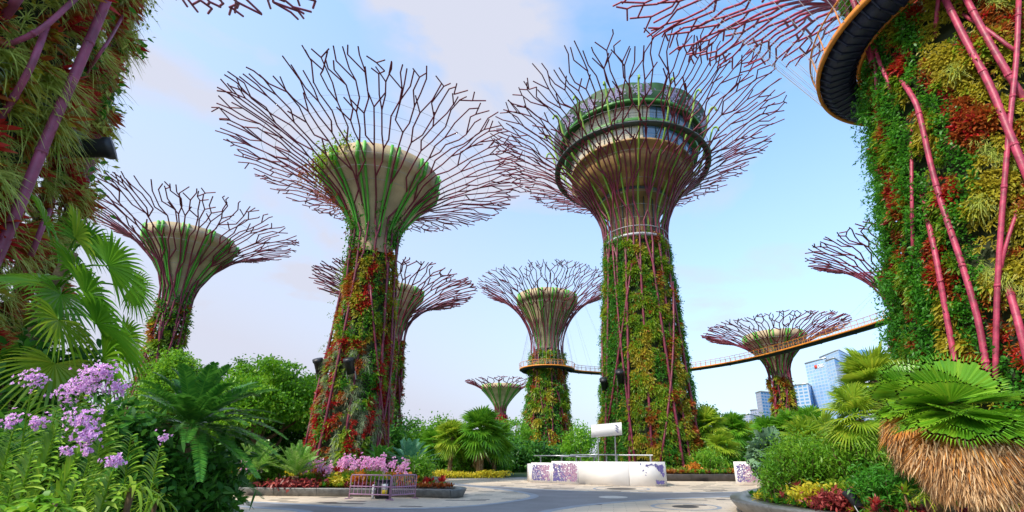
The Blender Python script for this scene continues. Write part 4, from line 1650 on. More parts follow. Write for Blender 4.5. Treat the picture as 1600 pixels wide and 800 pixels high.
for x, y in ((-4.3, 4.0), (-2.5, 2.6), (-1.3, 2.3), (-0.9, 2.7), (0.2, 2.2), (1.2, 2.0), (2.0, 1.6), (4.4, -0.2)):
    bars(b, [[x, y, 0.05]], [[x, y, 2.05]], 0.07, sides=6)
bars(b, [[1.6, 1.6, 2.1]], [[4.6, -0.2, 2.08]], 0.06, sides=6)
b.build('post', M['grey_metal'], bar)
# curved sign over the bar
p = [at(924, 681, 37.35), at(940, 680, 37.25), at(956, 680, 37.25), at(972, 679, 37.3)]
sg_ = thing('sign', 'curved blank white sign panel with small blue marks standing above the white bar', 'sign', (p[1][0], p[1][1] + 0.3, 0))
Q = smooth_open([[q[0], q[1]] for q in p], 6) - np.array([p[1][0], p[1][1] + 0.3])
zz = np.linspace(0, 1, len(Q))
zt = 4.45 + 0.22 * zz
K = len(Q)
b = MB()
V = np.concatenate([np.c_[Q, zt - 1.0], np.c_[Q, zt], np.c_[Q + [0, 0.06], zt], np.c_[Q + [0, 0.06], zt - 1.0]])
i = np.arange(K - 1)
F = np.concatenate([np.stack([i + a_ * K, i + 1 + a_ * K, i + 1 + ((a_ + 1) % 4) * K, i + ((a_ + 1) % 4) * K], -1) for a_ in range(4)])
b.add(V, F)
b.add(V[[0, K, 2 * K, 3 * K]], [[0, 1, 2, 3]])
b.add(V[[K - 1, 2 * K - 1, 3 * K - 1, 4 * K - 1]], [[3, 2, 1, 0]])
b.build('sign_panel', M['white'], sg_)
b = MB()
e = Q[-4]
for k in range(9):
    box(b, [e[0] - 0.05 + 0.07 * (k % 3), e[1] - 0.02 + 0.0, zt[-4] - 0.2 - 0.07 * k], (0.14 - 0.03 * (k % 2), 0.03, 0.035), 0.15)
b.build('printed_mark', M['print_violet'], sg_)
b = MB()
for f in (4, K - 5):
    bars(b, [[Q[f][0], 0.3, 0.05]], [[Q[f][0], Q[f][1] + 0.1, 4.2]], 0.05, sides=6)
b.build('post', M['grey_metal'], sg_)
# second hoarding on the right
h0, h1, h2 = G(1150, 757)[:2], G(1190, 757.5)[:2], G(1207, 755)[:2]
hd = thing('hoarding', 'white hoarding printed with violet leaves beside the dark planter kerb', 'hoarding', (*h0, 0))
for k, (p0, p1) in enumerate(((h0, h1), (h1, h2 + np.array([1.5, 1.0])))):
    t = (p1 - p0) / np.linalg.norm(p1 - p0)
    b = MB()
    hoard(b, p0 - h0 + t * 0.01, p1 - h0 - t * 0.01, 1.6)
    o = b.build('panel', M['white'], hd)
    nn = np.array([t[1], -t[0]])
    if np.dot(nn, -p0) < 0:
        nn = -nn
    b = MB()
    print_on(b, rng, p0 + nn * 0.04, p1 + nn * 0.04, 1.6, 0.02, 420, lambda u, v: 0.95, (0.07, 0.17), pick=lambda u, v: int(u + rng.normal(0, .25) > 0.35))
    b.v = [v - np.array([*h0, 0], np.float32) for v in b.v]
    b.build('leaf_print', [M['print_violet'], M['print_mauve']], o)


# ------------------------------------------------------------------ crowd barriers and notice
def barrier(label, p0, p1, h=1.08, n=9):
    p0, p1 = np.array(p0), np.array(p1)
    ln = np.linalg.norm(p1 - p0)
    root = thing('crowd_barrier', label, 'crowd barrier', (*((p0 + p1) / 2), 0.012), 'pink crowd barriers by the round planter', math.atan2(*(p1 - p0)[::-1]))
    x = ln / 2
    b = MB()
    for s in (-1, 1):
        tube(b, [[s * x, 0, 0.0], [s * x, 0, h - 0.08], [s * (x - 0.025), 0, h - 0.02], [s * (x - 0.09), 0, h]], 0.028, 8)
    bars(b, [[-x + 0.08, 0, h], [-x, 0, h * 0.52], [-x, 0, 0.22]], [[x - 0.08, 0, h], [x, 0, h * 0.52], [x, 0, 0.22]], 0.028, sides=8)
    b.build('frame', M['barrier'], root, True)
    b = MB()
    xs = np.linspace(-x, x, n + 2)[1:-1]
    bars(b, np.c_[xs, 0 * xs, 0 * xs + 0.22], np.c_[xs, 0 * xs, 0 * xs + h], 0.014, sides=6)
    b.build('bar', M['barrier'], root, True)
    b = MB()
    for s in (-1, 1):
        bars(b, [[s * x, -0.28, 0.02]], [[s * x, 0.28, 0.02]], 0.022, sides=6, caps=True)
    b.build('foot', M['barrier'], root)


barrier('longer pink crowd barrier with its left end against the planter kerb', G(545, 779.5)[:2], G(608, 781.5)[:2], 1.12, 9)
barrier('shorter pink crowd barrier set right of the black notice box', G(610, 782)[:2], G(648, 779)[:2], 1.12, 12)
c = G(600, 780)
nb = thing('notice_box', 'black box with a white and yellow notice behind the pink barriers', 'notice box', (c[0] - 0.1, c[1] + 0.12, 0.012))
b = MB()
box(b, (0, 0, 0.43), (0.72, 0.26, 0.82))
box(b, (0, 0, 0.86), (0.76, 0.30, 0.05))
box(b, (-0.26, 0, 0.01), (0.1, 0.24, 0.02))
box(b, (0.26, 0, 0.01), (0.1, 0.24, 0.02))
b.build('body', M['black'], nb)
b = MB()
box(b, (0.08, -0.137, 0.56), (0.3, 0.012, 0.28))
b.build('white_notice', M['notice_white'], nb)
b = MB()
box(b, (0.08, -0.137, 0.32), (0.3, 0.012, 0.19))
b.build('yellow_notice', M['notice_yellow'], nb)
b = MB()
box(b, (-0.5, -0.05, 0.33), (0.1, 0.12, 0.66))
b.build('white_post', M['white'], nb)


# ------------------------------------------------------------------ trees
def tree(name, label, base, top, rx, rz, seed, m='tree', clumps=90, lv=70, leaf=0.3, trunk_r=0.3, cat='tree', grp=None, umbrella=False, forks=5, cl=0.16, ry=None, lean=(0, 0)):
    """base point, z of the crown's top, half width and half height of the crown"""
    rng = np.random.default_rng(seed)
    root = thing(name, label, cat, (base[0], base[1], 0), grp)
    cz = top - rz
    ry = ry or rx
    C = rng.normal(size=(clumps, 3))
    C = nrm(C) * (rng.uniform(0.45, 1, (clumps, 1)) ** 0.6)
    if umbrella:
        C[:, 2] = np.abs(C[:, 2]) * 1.3 - 0.5 + rng.normal(0, .08, clumps)
    lump = 1 + 0.22 * np.sin(C[:, 0] * 4 + seed) * np.cos(C[:, 1] * 3 + seed * 2)
    C = C * np.array([rx, ry, rz]) * lump[:, None] + np.array([lean[0], lean[1], cz])
    sg = cl * rx * rng.uniform(0.7, 1.35, clumps)
    P = np.repeat(C, lv, 0) + rng.normal(0, 1, (clumps * lv, 3)) * np.repeat(sg, lv)[:, None] * np.array([1, 1, 0.42 if umbrella else 0.62])
    P = P[P[:, 2] > 0.1]
    b = MB()
    leaves(b, rng, P, leaf, leaf * 0.6, 0.3)
    b.build('crown', M[m], root)
    b = MB()
    hz_ = max(0.8, cz - rz * (0.1 if umbrella else 0.45))
    fork = np.array([lean[0] * 0.3, lean[1] * 0.3, hz_ * (0.45 if umbrella else 0.7)])
    tube(b, smooth_open([[0, 0, -0.05], [rng.normal(0, 0.1), 0, fork[2] * 0.5], fork], 4), np.linspace(trunk_r * 1.25, trunk_r * 0.8, 9), 10)
    b.build('trunk', M['bark'], root, True)
    for k in range(forks):
        e = C[rng.integers(0, clumps)] * np.array([0.8, 0.8, 1])
        mid = (fork + e) / 2 + np.array([0, 0, -0.1 * rz]) + rng.normal(0, 0.06 * rx, 3)
        b = MB()
        tube(b, smooth_open([fork - [0, 0, 0.1], mid, e], 5), np.linspace(trunk_r * 0.6, trunk_r * 0.15, 11), 7)
        b.build('limb', M['bark'], root, True)
    return root


def gxy(px, Z):
    q = at(px, 712, Z)
    return q[:2]


def ptree(label, px, ytop, Z, wpx, hpx, seed, **kw):
    b_ = gxy(px, Z)
    zc = Z
    q = at(px, ytop, zc)
    s = zc / 711
    return tree(kw.pop('name', 'tree'), label, b_, float(q[2]), wpx * s / 2, hpx * s / 2, seed, **kw)


BT = 'trees along the back of the gardens'
ptree('broad umbrella shaped tree with bright layered crown left of the leaning trunk', 398, 543, 46, 190, 150, 1, umbrella=True, m='tree', clumps=340, lv=95, leaf=0.32, cl=0.085, forks=9, trunk_r=0.42, grp=BT)
ptree('darker spreading tree overlapping the umbrella tree on its right', 464, 566, 54, 112, 130, 2, m='tree', umbrella=True, clumps=200, lv=90, leaf=0.40, cl=0.09, grp=BT)
ptree('light green tree showing between the fan palm and the umbrella tree', 245, 540, 40, 90, 110, 3, m='shrub', clumps=140, lv=80, leaf=0.26, grp=BT)
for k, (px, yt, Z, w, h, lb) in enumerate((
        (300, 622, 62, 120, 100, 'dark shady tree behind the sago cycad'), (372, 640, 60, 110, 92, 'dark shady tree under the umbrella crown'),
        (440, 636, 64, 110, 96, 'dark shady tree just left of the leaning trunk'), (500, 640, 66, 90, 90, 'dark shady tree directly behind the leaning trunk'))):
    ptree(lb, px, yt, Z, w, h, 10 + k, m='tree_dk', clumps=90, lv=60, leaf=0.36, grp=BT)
ptree('round leafy tree between the leaning trunk and the palm row', 641, 652, 60, 84, 96, 21, clumps=150, lv=60, leaf=0.32, grp=BT)
ptree('pale thin topped tree peeping out right behind the leaning trunk', 614, 664, 66, 50, 60, 22, m='shrub', clumps=50, lv=40, leaf=0.3, grp=BT)
ptree('dark green tree between the palm row and the footbridge tower', 803, 650, 80, 64, 90, 23, clumps=90, lv=60, leaf=0.4, grp=BT)
ptree('bright green tree between the footbridge tower and the pavilion tower', 905, 660, 84, 60, 76, 24, clumps=90, lv=60, leaf=0.42, grp=BT)
ptree('dark tree low behind the footbridge tower trunk', 845, 662, 130, 140, 80, 25, clumps=90, lv=60, leaf=0.6, grp=BT)
ptree('feathery light green tree just right of the pavilion tower trunk', 1106, 634, 62, 60, 80, 26, m='shrub', clumps=90, lv=60, leaf=0.3, grp=BT)
ptree('dark tree low behind the red fruited palm', 1160, 656, 76, 130, 90, 27, clumps=90, lv=60, leaf=0.4, grp=BT)
ptree('dark tree low behind the bluish fan palm', 1240, 648, 72, 120, 100, 28, clumps=100, lv=60, leaf=0.4, grp=BT)
ptree('dark tree low behind the curved planter shrub', 1330, 664, 60, 120, 90, 29, m='tree_dk', clumps=100, lv=60, leaf=0.36, grp=BT)
ptree('dark tree behind the palm row, left half', 692, 660, 62, 90, 86, 30, clumps=80, lv=60, leaf=0.36, grp=BT)
ptree('dark tree behind the palm row, right half', 765, 656, 64, 90, 86, 31, clumps=80, lv=60, leaf=0.36, grp=BT)


# hedges
def hedge(name, label, P, w, h, leaf, m, seed, dens=60, cat='hedge'):
    rng = np.random.default_rng(seed)
    P = np.asarray(P, float)
    c = P.mean(0)
    root = thing(name, label, cat, (*c, 0))
    d = np.concatenate([[0], np.cumsum(np.linalg.norm(np.diff(P, axis=0), axis=1))])
    N = int(d[-1] * dens)
    t = rng.uniform(0, d[-1], N)
    x = np.interp(t, d, P[:, 0]) - c[0]
    y = np.interp(t, d, P[:, 1]) - c[1]
    hh_ = h * (0.75 + 0.25 * np.sin(t * 2.1) * np.sin(t * 0.83 + 1))
    Q = np.stack([x + rng.normal(0, w / 3, N), y + rng.normal(0, w / 3, N), hh_ * rng.uniform(0, 1, N) ** 0.6], -1)
    b = MB()
    leaves(b, rng, Q, leaf, leaf * 0.6, 0.5)
    b.build('foliage', M[m], root)
    b = MB()
    tt = np.arange(0, d[-1], 0.7)
    q = np.stack([np.interp(tt, d, P[:, 0]) - c[0], np.interp(tt, d, P[:, 1]) - c[1], 0 * tt], -1)
    bars(b, q, q + np.array([0.05, 0, h * 0.6]), 0.03, sides=5)
    b.build('stem', M['bark'], root)


hedge('hedge', 'low clipped yellow hedge in front of the palm row', [G(676, 747)[:2], G(730, 747)[:2], G(792, 746.5)[:2]], 1.0, 0.75, 0.17, 'yellow', 41, 420)
hedge('hedge', 'tall dark hedge closing the garden behind the palm row', [(-20, 58), (-12, 60), (-4, 62), (2, 66)], 2.5, 4.2, 0.45, 'dark', 42, 420)
hedge('hedge', 'tall dark hedge behind the umbrella tree and its planter', [(-48, 52), (-36, 54), (-26, 56), (-18, 58)], 3, 7.0, 0.5, 'dark', 43, 620)
hedge('hedge', 'dark hedge behind the fan palms on the right', [(16, 66), (26, 62), (36, 56), (44, 46)], 2.5, 4.0, 0.42, 'dark', 44, 330)
hedge('hedge', 'low yellow hedge along the path behind the left bed', [(-30, 44), (-24, 43.5), (-18, 44.5)], 1.2, 1.0, 0.2, 'yellow', 45, 300)


# ------------------------------------------------------------------ palms
def fan_palm(name, label, base, h, n, pet, bl, seed, m='palm', tr=0.16, grp=None, el=(82, -35), nseg=26, spread=2.2, tip=0.4, skirt=0, cat='palm', z0=0.0, fold=0.25, fruit=None, tm='palm_bark', free=0.6, dead='straw', boots=True, jit=0.12):
    if grp:
        bl, n, el = bl * 1.2, int(n * 1.4), (el[0], -48)
    rng = np.random.default_rng(seed)
    root = thing(name, label, cat, (base[0], base[1], z0), grp)
    b = MB()
    K = 12
    zz_ = np.linspace(-0.1, h, K)
    tube(b, np.c_[np.sin(zz_ * 0.5) * 0.05, 0 * zz_, zz_], tr * (1 + 0.10 * (np.arange(K) % 2)), 10)
    b.build('trunk', M[tm], root, True)
    i = np.arange(n)
    az = i * 2.399963 + rng.normal(0, 0.15, n)
    e = np.radians(np.linspace(el[0], el[1], n) + rng.normal(0, 5, n))
    d = np.stack([np.cos(az) * np.cos(e), np.sin(az) * np.cos(e), np.sin(e)], -1)
    top = np.array([0, 0, h]) + ZUP * np.linspace(0.25, -0.25, n)[:, None] * min(1, h)
    L_ = pet * rng.uniform(0.8, 1.15, n)
    hub = top + d * L_[:, None] - ZUP * (0.10 * L_[:, None])
    b = MB()
    mid = top + d * (L_ * 0.5)[:, None]
    bars(b, top, mid, 0.028 * bl, 0.022 * bl, 5)
    bars(b, mid, hub, 0.022 * bl, 0.016 * bl, 5)
    b.build('petiole', M['palm'], root)
    a_ = nrm(d - ZUP * rng.uniform(0.12, 0.4, (n, 1)))
    b = MB()
    fans(b, rng, hub, a_, bl * rng.uniform(1 - jit, 1 + jit, n), nseg, spread, tip, 0, fold, rng.normal(0, 0.3, n), free)
    b.build('crown', M[m], root)
    if boots:
        b = MB()
        nb_ = int(14 * h)
        z_ = rng.uniform(0.1 * h, h, nb_)
        q = rng.uniform(0, 6.28, nb_)
        o_ = np.stack([np.cos(q), np.sin(q), 0 * q], -1)
        blades(b, o_ * tr + ZUP * z_[:, None], nrm(o_ * 0.5 + ZUP), np.stack([-np.sin(q), np.cos(q), 0 * q], -1), 0.35, 0.1, 0.2)
        b.build('leaf_base', M['straw'], root)
    if skirt:
        ns_ = skirt
        az = rng.uniform(0, 6.28, ns_)
        e = np.radians(rng.uniform(-84, -50, ns_))
        d = np.stack([np.cos(az) * np.cos(e), np.sin(az) * np.cos(e), np.sin(e)], -1)
        hb = np.array([0, 0, h * 0.96]) - ZUP * rng.uniform(0.0, h * 0.35, (ns_, 1))
        b = MB()
        fans(b, rng, hb, d, bl * rng.uniform(0.7, 1.0, ns_), 12, 0.5, 0.2, 0, 0.1, None, 0.4)
        b.build('dead_leaf_skirt', M[dead], root)
    if fruit:
        b = MB()
        q = np.repeat(np.array([[0.25, -0.35, h - 0.1], [-0.3, -0.3, h - 0.2], [0, -0.4, h - 0.4]]), 60, 0) + rng.normal(0, 0.16, (180, 3))
        leaves(b, rng, q, 0.16, 0.12)
        b.build('fruit_cluster', M[fruit], root)
    return root


PR_ = 'fan palms in the row left of the footbridge tower'
for k, (px, cy, Z, n, pet, bl, m, lb) in enumerate((
        (704, 682, 46, 22, 0.8, 1.15, 'palm_yellow', 'slim palm with a bare trunk and yellowish crown, leftmost in the palm row'),
        (722, 690, 49, 22, 0.9, 1.2, 'palm_deep', 'short dark palm second from the left in the palm row'),
        (750, 674, 46, 28, 1.2, 1.55, 'palm', 'largest and brightest palm in the row, with a stout trunk'),
        (772, 690, 48, 26, 1.1, 1.4, 'palm_deep', 'dark palm at the right end of the palm row beside the red trunk'),
        (678, 694, 51, 20, 0.9, 1.2, 'palm', 'half hidden green palm behind the bluish cycad'),
        (735, 700, 51, 20, 0.8, 1.1, 'palm_deep', 'small dark palm in the shade under the largest palm'))):
    q = at(px, cy, Z)
    x, y = gxy(px, Z)
    fan_palm('fan_palm', lb, (x, y), float(q[2]) * (1.0), n, pet, bl, 200 + k, m, 0.2 if k != 2 else 0.34, PR_, skirt=5 if k in (0, 2) else 0, fruit='orange' if k == 4 else None)
RR_ = 'fan palms in the grove right of the pavilion tower'
for k, (px, cy, Z, n, pet, bl, m, lb) in enumerate((
        (1108, 668, 50, 24, 1.0, 1.45, 'palm_yellow', 'yellow green palm close to the right side of the pavilion tower trunk'),
        (1128, 700, 47, 18, 0.9, 1.25, 'palm_yellow', 'low yellow green palm above the planter shrub right of the pavilion tower'),
        (1148, 672, 54, 26, 1.0, 1.35, 'palm', 'palm with a bunch of red fruit and a bare brown trunk'),
        (1178, 684, 58, 22, 0.9, 1.25, 'palm_yellow', 'small yellowish palm right of the red fruited palm'),
        (1207, 680, 54, 26, 1.1, 1.5, 'palm', 'green palm below the left glass office block'),
        (1240, 674, 52, 28, 1.2, 1.6, 'palm', 'tall green palm in front of the golden cupped tower trunk'),
        (1278, 670, 50, 28, 1.2, 1.6, 'palm', 'tall green palm in front of the pale lettered office tower'),
        (1262, 694, 30, 18, 0.8, 1.1, 'palm_yellow', 'low round leaved palm rising behind the weeping shrub'),
        (1292, 690, 34, 18, 1.0, 1.3, 'palm_yellow', 'yellow palm behind the weeping shrub, next to the shaggy palms'))):
    q = at(px, cy, Z)
    x, y = gxy(px, Z)
    fan_palm('fan_palm', lb, (x, y), float(q[2]), n, pet, bl, 230 + k, m, 0.2, RR_, fruit='red' if k == 2 else ('rust' if k in (4, 5) else None))
q = at(1205, 706, 31)
x, y = gxy(1205, 31)
fan_palm('fan_palm', 'bluish grey round leaved palm standing above the white printed hoarding', (x, y), float(q[2]), 26, 0.5, 1.05, 260, 'blue_palm', 0.16, RR_, nseg=20, spread=2.6, tip=0.1, free=0.92, fold=0.1, el=(80, -60))


# shaggy palms on the right
def petticoat(label, px, cy, Z, bl, n, seed, m, low, skirt_n, el=(78, -38), ndir=None):
    c = at(px, cy, Z)
    rng = np.random.default_rng(seed)
    root = thing('shaggy_palm', label, 'palm', (c[0], c[1], 0.5), 'shaggy palms in the curved planter')
    h = c[2] - 0.5
    b = MB()
    tube(b, [[0, 0, -0.3], [0, 0, h * 0.5], [0, 0, h - 0.25]], [0.3, 0.24, 0.16], 12)
    b.build('trunk', M['palm_bark'], root, True)
    D = [(0.12, 0.30, 1.0, 1.05), (-0.62, 0.25, 0.80, 1.0), (0.75, 0.30, 0.62, 1.0), (-0.95, -0.10, 0.30, 0.95), (1.0, -0.15, 0.22, 0.95),
         (-0.25, 0.7, 0.9, 0.95), (0.5, 0.75, 0.7, 0.95), (-0.85, 0.6, 0.35, 0.9), (0.9, 0.7, 0.25, 0.9),
         (0.05, -0.90, -0.42, 1.0), (-0.62, -0.72, -0.36, 1.0), (0.66, -0.70, -0.40, 1.0), (-1.0, -0.25, -0.22, 0.95), (1.0, -0.3, -0.25, 0.95),
         (0.35, -0.86, -0.12, 0.9), (-0.35, -0.88, -0.08, 0.9), (0.0, 1.0, 0.1, 0.9), (-0.7, 0.7, -0.2, 0.9), (0.7, 0.7, -0.2, 0.9)]
    for k, (x_, y_, z_, l_) in enumerate(D):
        dk = nrm(np.array([[x_, y_, z_]]) + rng.normal(0, 0.07, (1, 3)))
        hub = np.array([[0, 0, h + (0.12 if z_ > 0 else -0.05)]]) + dk * 0.14
        b = MB()
        fans(b, rng, hub, dk, bl * l_ * (0.80 if z_ > 0.5 else 0.95) * rng.uniform(0.94, 1.06), 50, 1.5 if z_ > 0 else 1.15, 0.12, 0, 0.2, np.array([rng.normal(0, 0.22)]), 0.80, 0.05 if z_ > 0.5 else 0.12)
        b.build('frond', M[m], root)
    b = MB()
    nh = 40
    az = rng.uniform(0, 6.28, nh)
    e = np.radians(rng.uniform(-60, -36, nh))
    d = np.stack([np.cos(az) * np.cos(e), np.sin(az) * np.cos(e), np.sin(e)], -1)
    hb = np.array([0, 0, h - 0.1]) + d * 0.2
    fans(b, rng, hb, d, bl * rng.uniform(0.82, 1.0, nh), 24, 0.75, 0.15, 0, 0.2, None, 0.7, 0.15)
    b.build('fading_frond', M['straw_org'], root)
    b = MB()
    z0_ = at(px, low, Z)[2] - 0.5
    ns_ = skirt_n
    az = rng.uniform(0, 6.28, ns_)
    f = rng.uniform(0, 1, ns_) ** 0.8
    R_ = bl * (0.74 - 0.20 * f) * rng.uniform(0.55, 1.0, ns_) ** 0.5
    zt_ = h - 0.50 * bl - f * (h - 0.50 * bl - z0_ - 0.25) + rng.normal(0, 0.07, ns_)
    o_ = np.stack([np.cos(az), np.sin(az), 0 * az], -1)
    P = o_ * R_[:, None] + ZUP * zt_[:, None]
    dd = nrm(-ZUP + o_ * rng.normal(0.14, 0.2, (ns_, 1)) + rng.normal(0, 0.2, (ns_, 3)))
    sd_ = nrm(np.stack([-np.sin(az), np.cos(az), 0 * az], -1) + rng.normal(0, 0.35, (ns_, 3)))
    blades(b, P, dd, sd_, rng.uniform(0.16, 0.62, ns_) * bl * 0.55, 0.021 * bl, 0, [0.8, 1, .8, .45, .1])
    b.build('dead_leaf_skirt', M['straw'], root)
    return root, h


petticoat('front shaggy palm with a broad straw coloured skirt of dead leaves', 1497, 642, 10.0, 1.42, 16, 301, 'palm_deep', 778, 10000)
r2, h2 = petticoat('second shaggy palm, half hidden behind the front one on its left', 1430, 626, 12.4, 1.3, 16, 302, 'palm_deep', 740, 5600)
b = MB()
rng = np.random.default_rng(5)
q = np.array([-0.45, -1.2, h2 + 0.25]) + np.c_[rng.uniform(-0.5, 0.5, 160), rng.normal(0, 0.1, 160), rng.normal(0, 0.12, 160)]
leaves(b, rng, q, 0.09, 0.06)
bars(b, [[0, 0, h2]], [[-0.7, -1.2, h2 + 0.3]], 0.02, sides=5)
b.build('flower_stalk', M['orange'], r2)
x, y = gxy(1348, 15.5)
fan_palm('fan_palm', 'sunlit yellow fan palm left of the two shaggy palms', (x, y), float(at(1345, 655, 15.5)[2]) - 0.5, 24, 0.5, 0.92, 310, 'palm_yellow', 0.2, None, nseg=34, spread=2.0, tip=0.5, z0=0.5, free=0.5)
x, y = gxy(1392, 16.5)
fan_palm('fan_palm', 'green fan palm rising behind the second shaggy palm against the giant trunk', (x, y), float(at(1392, 590, 16.5)[2]) - 0.5, 20, 0.3, 1.25, 311, 'palm_yellow', 0.22, None, nseg=46, spread=1.9, tip=0.25, z0=0.5, free=0.72, el=(80, -10))

# the tall fan palm on the left, leaf by leaf
cpal = at(62, 505, 9.4)
lp = thing('fan_palm', 'tall fan palm with big drooping fans in front of the left giant', 'palm', (cpal[0], cpal[1], 0.5))
rng = np.random.default_rng(77)
b = MB()
h = cpal[2] - 0.5
tube(b, smooth_open([[-0.2, 0.1, -0.3], [0.05, 0, h * 0.5], [0, 0, h + 0.2], [0.15, 0, h + 1.6]], 5), np.linspace(0.2, 0.11, 16), 12)
b.build('trunk', M['palm_bark'], lp, True)
LV = [  # hub px, hub depth, tip px, blade length m, toward the camera, material
    ((118, 372), 9.3, (128, 315), 0.98, 0.5, 'palm_yellow'), ((128, 380), 9.6, (178, 350), 0.85, 0.2, 'palm'),
    ((168, 415), 8.8, (240, 398), 1.0, 0.35, 'palm_deep'), ((118, 425), 9.2, (112, 395), 0.9, 0.6, 'palm'),
    ((132, 462), 8.7, (210, 472), 1.05, 0.45, 'palm'), ((150, 506), 8.6, (250, 520), 1.15, 0.5, 'palm'),
    ((92, 500), 8.4, (112, 540), 0.95, 0.7, 'palm_yellow'), ((86, 568), 8.3, (84, 612), 0.95, 0.65, 'palm_yellow'),
    ((160, 560), 8.9, (206, 590), 1.0, 0.4, 'palm_deep'), ((62, 440), 9.0, (20, 430), 0.9, 0.3, 'palm_deep'),
    ((190, 530), 9.3, (236, 560), 0.9, 0.2, 'palm_deep'), ((70, 350), 9.9, (60, 310), 0.9, 0.2, 'palm'),
    ((120, 560), 9.4, (150, 600), 1.0, 0.3, 'palm_deep'), ((40, 545), 8.8, (10, 575), 0.9, 0.4, 'palm_deep'),
    ((205, 450), 9.6, (250, 480), 0.7, 0.1, 'palm_deep'), ((95, 460), 9.0, (100, 490), 0.9, 0.5, 'palm')]
for k, (hp, Z, tp, bl, tow, m) in enumerate(LV):
    hub = at(*hp, Z) - np.array([cpal[0], cpal[1], 0.5])
    tip_ = at(*tp, Z - 0.25 * tow) - np.array([cpal[0], cpal[1], 0.5])
    a_ = nrm((tip_ - hub)[None]) + np.array([[0, -0.35 * tow, 0]])
    b = MB()
    fans(b, rng, hub[None], a_, bl, 34, 2.05, 0.45, 0, 0.22, np.array([rng.uniform(0.5, 1.1) * (1 if hp[0] > 100 else 0.6)]), 0.5, 0.1)
    o = b.build('frond', M[m], lp)
    b = MB()
    st_ = np.array([0.05, 0, h + 0.15 + 1.3 * max(0, (500 - hp[1]) / 200)])
    md = (st_ + hub) / 2 + ZUP * 0.25
    tube(b, smooth_open([st_, md, hub], 5), np.linspace(0.028, 0.014, 11), 6)
    b.build('petiole', M['palm'], o)


# ------------------------------------------------------------------ cycads
def cycad(label, px, py, Z, Lg, n, seed, m, z0=0.5, el=(84, -18), droop=0.42, ll=0.24, lw=0.022, grp=None, trunk=True, nl=36, name='cycad'):
    c = at(px, py, Z)
    rng = np.random.default_rng(seed)
    root = thing(name, label, 'cycad', (c[0], c[1], z0), grp)
    h = max(0.15, c[2] - z0)
    b = MB()
    tube(b, [[0, 0, -0.2], [0, 0, h * 0.5], [0, 0, h]], [0.2, 0.18, 0.16], 10)
    b.build('trunk', M['palm_bark'], root, True)
    i = np.arange(n)
    az = i * 2.399963 + rng.normal(0, 0.15, n)
    e = np.radians(np.linspace(el[0], el[1], n) + rng.normal(0, 5, n))
    d = np.stack([np.cos(az) * np.cos(e), np.sin(az) * np.cos(e), np.sin(e)], -1)
    b = MB()
    fronds(b, rng, np.array([0, 0, h]) + d * 0.08, d, Lg * rng.uniform(0.85, 1.1, n), droop * rng.uniform(0.7, 1.3, n), nl, ll, lw)
    b.build('crown', M[m], root)
    return root


cycad('large dark sago cycad arching over the left bed', 298, 668, 8.6, 1.7, 84, 401, 'cycad', 0.6, (86, -6), 0.42, 0.18, 0.022, nl=74)
cycad('smaller dark cycad tucked under the large sago at the bed edge', 318, 748, 9.6, 1.05, 34, 402, 'cycad', 0.5, (70, -30), 0.5, 0.2, 0.026)
CG = 'cycads in the round planter'
cycad('pale fountain shaped cycad at the left end of the round planter', 398, 738, 25.6, 2.3, 44, 403, 'cycad_lt', 0.5, (84, 14), 0.30, 0.28, 0.045, CG)
cycad('bright upright cycad just left of the red trunk', 462, 744, 25.4, 2.15, 44, 404, 'cycad_lt', 0.5, (86, 24), 0.22, 0.28, 0.045, CG)
cycad('bluish green cycad right of the red trunk, before the palm row', 638, 730, 30, 2.3, 40, 405, 'cycad_bl', 0.5, (84, 18), 0.25, 0.28, 0.045, CG)
cycad('dark green cycad at the right foot of the red trunk', 592, 726, 30, 1.7, 30, 406, 'cycad', 0.5, (84, 20), 0.25, 0.26, 0.045, CG)


# ------------------------------------------------------------------ orchids in the left bed
ORC = 'tall orchids in the left bed'


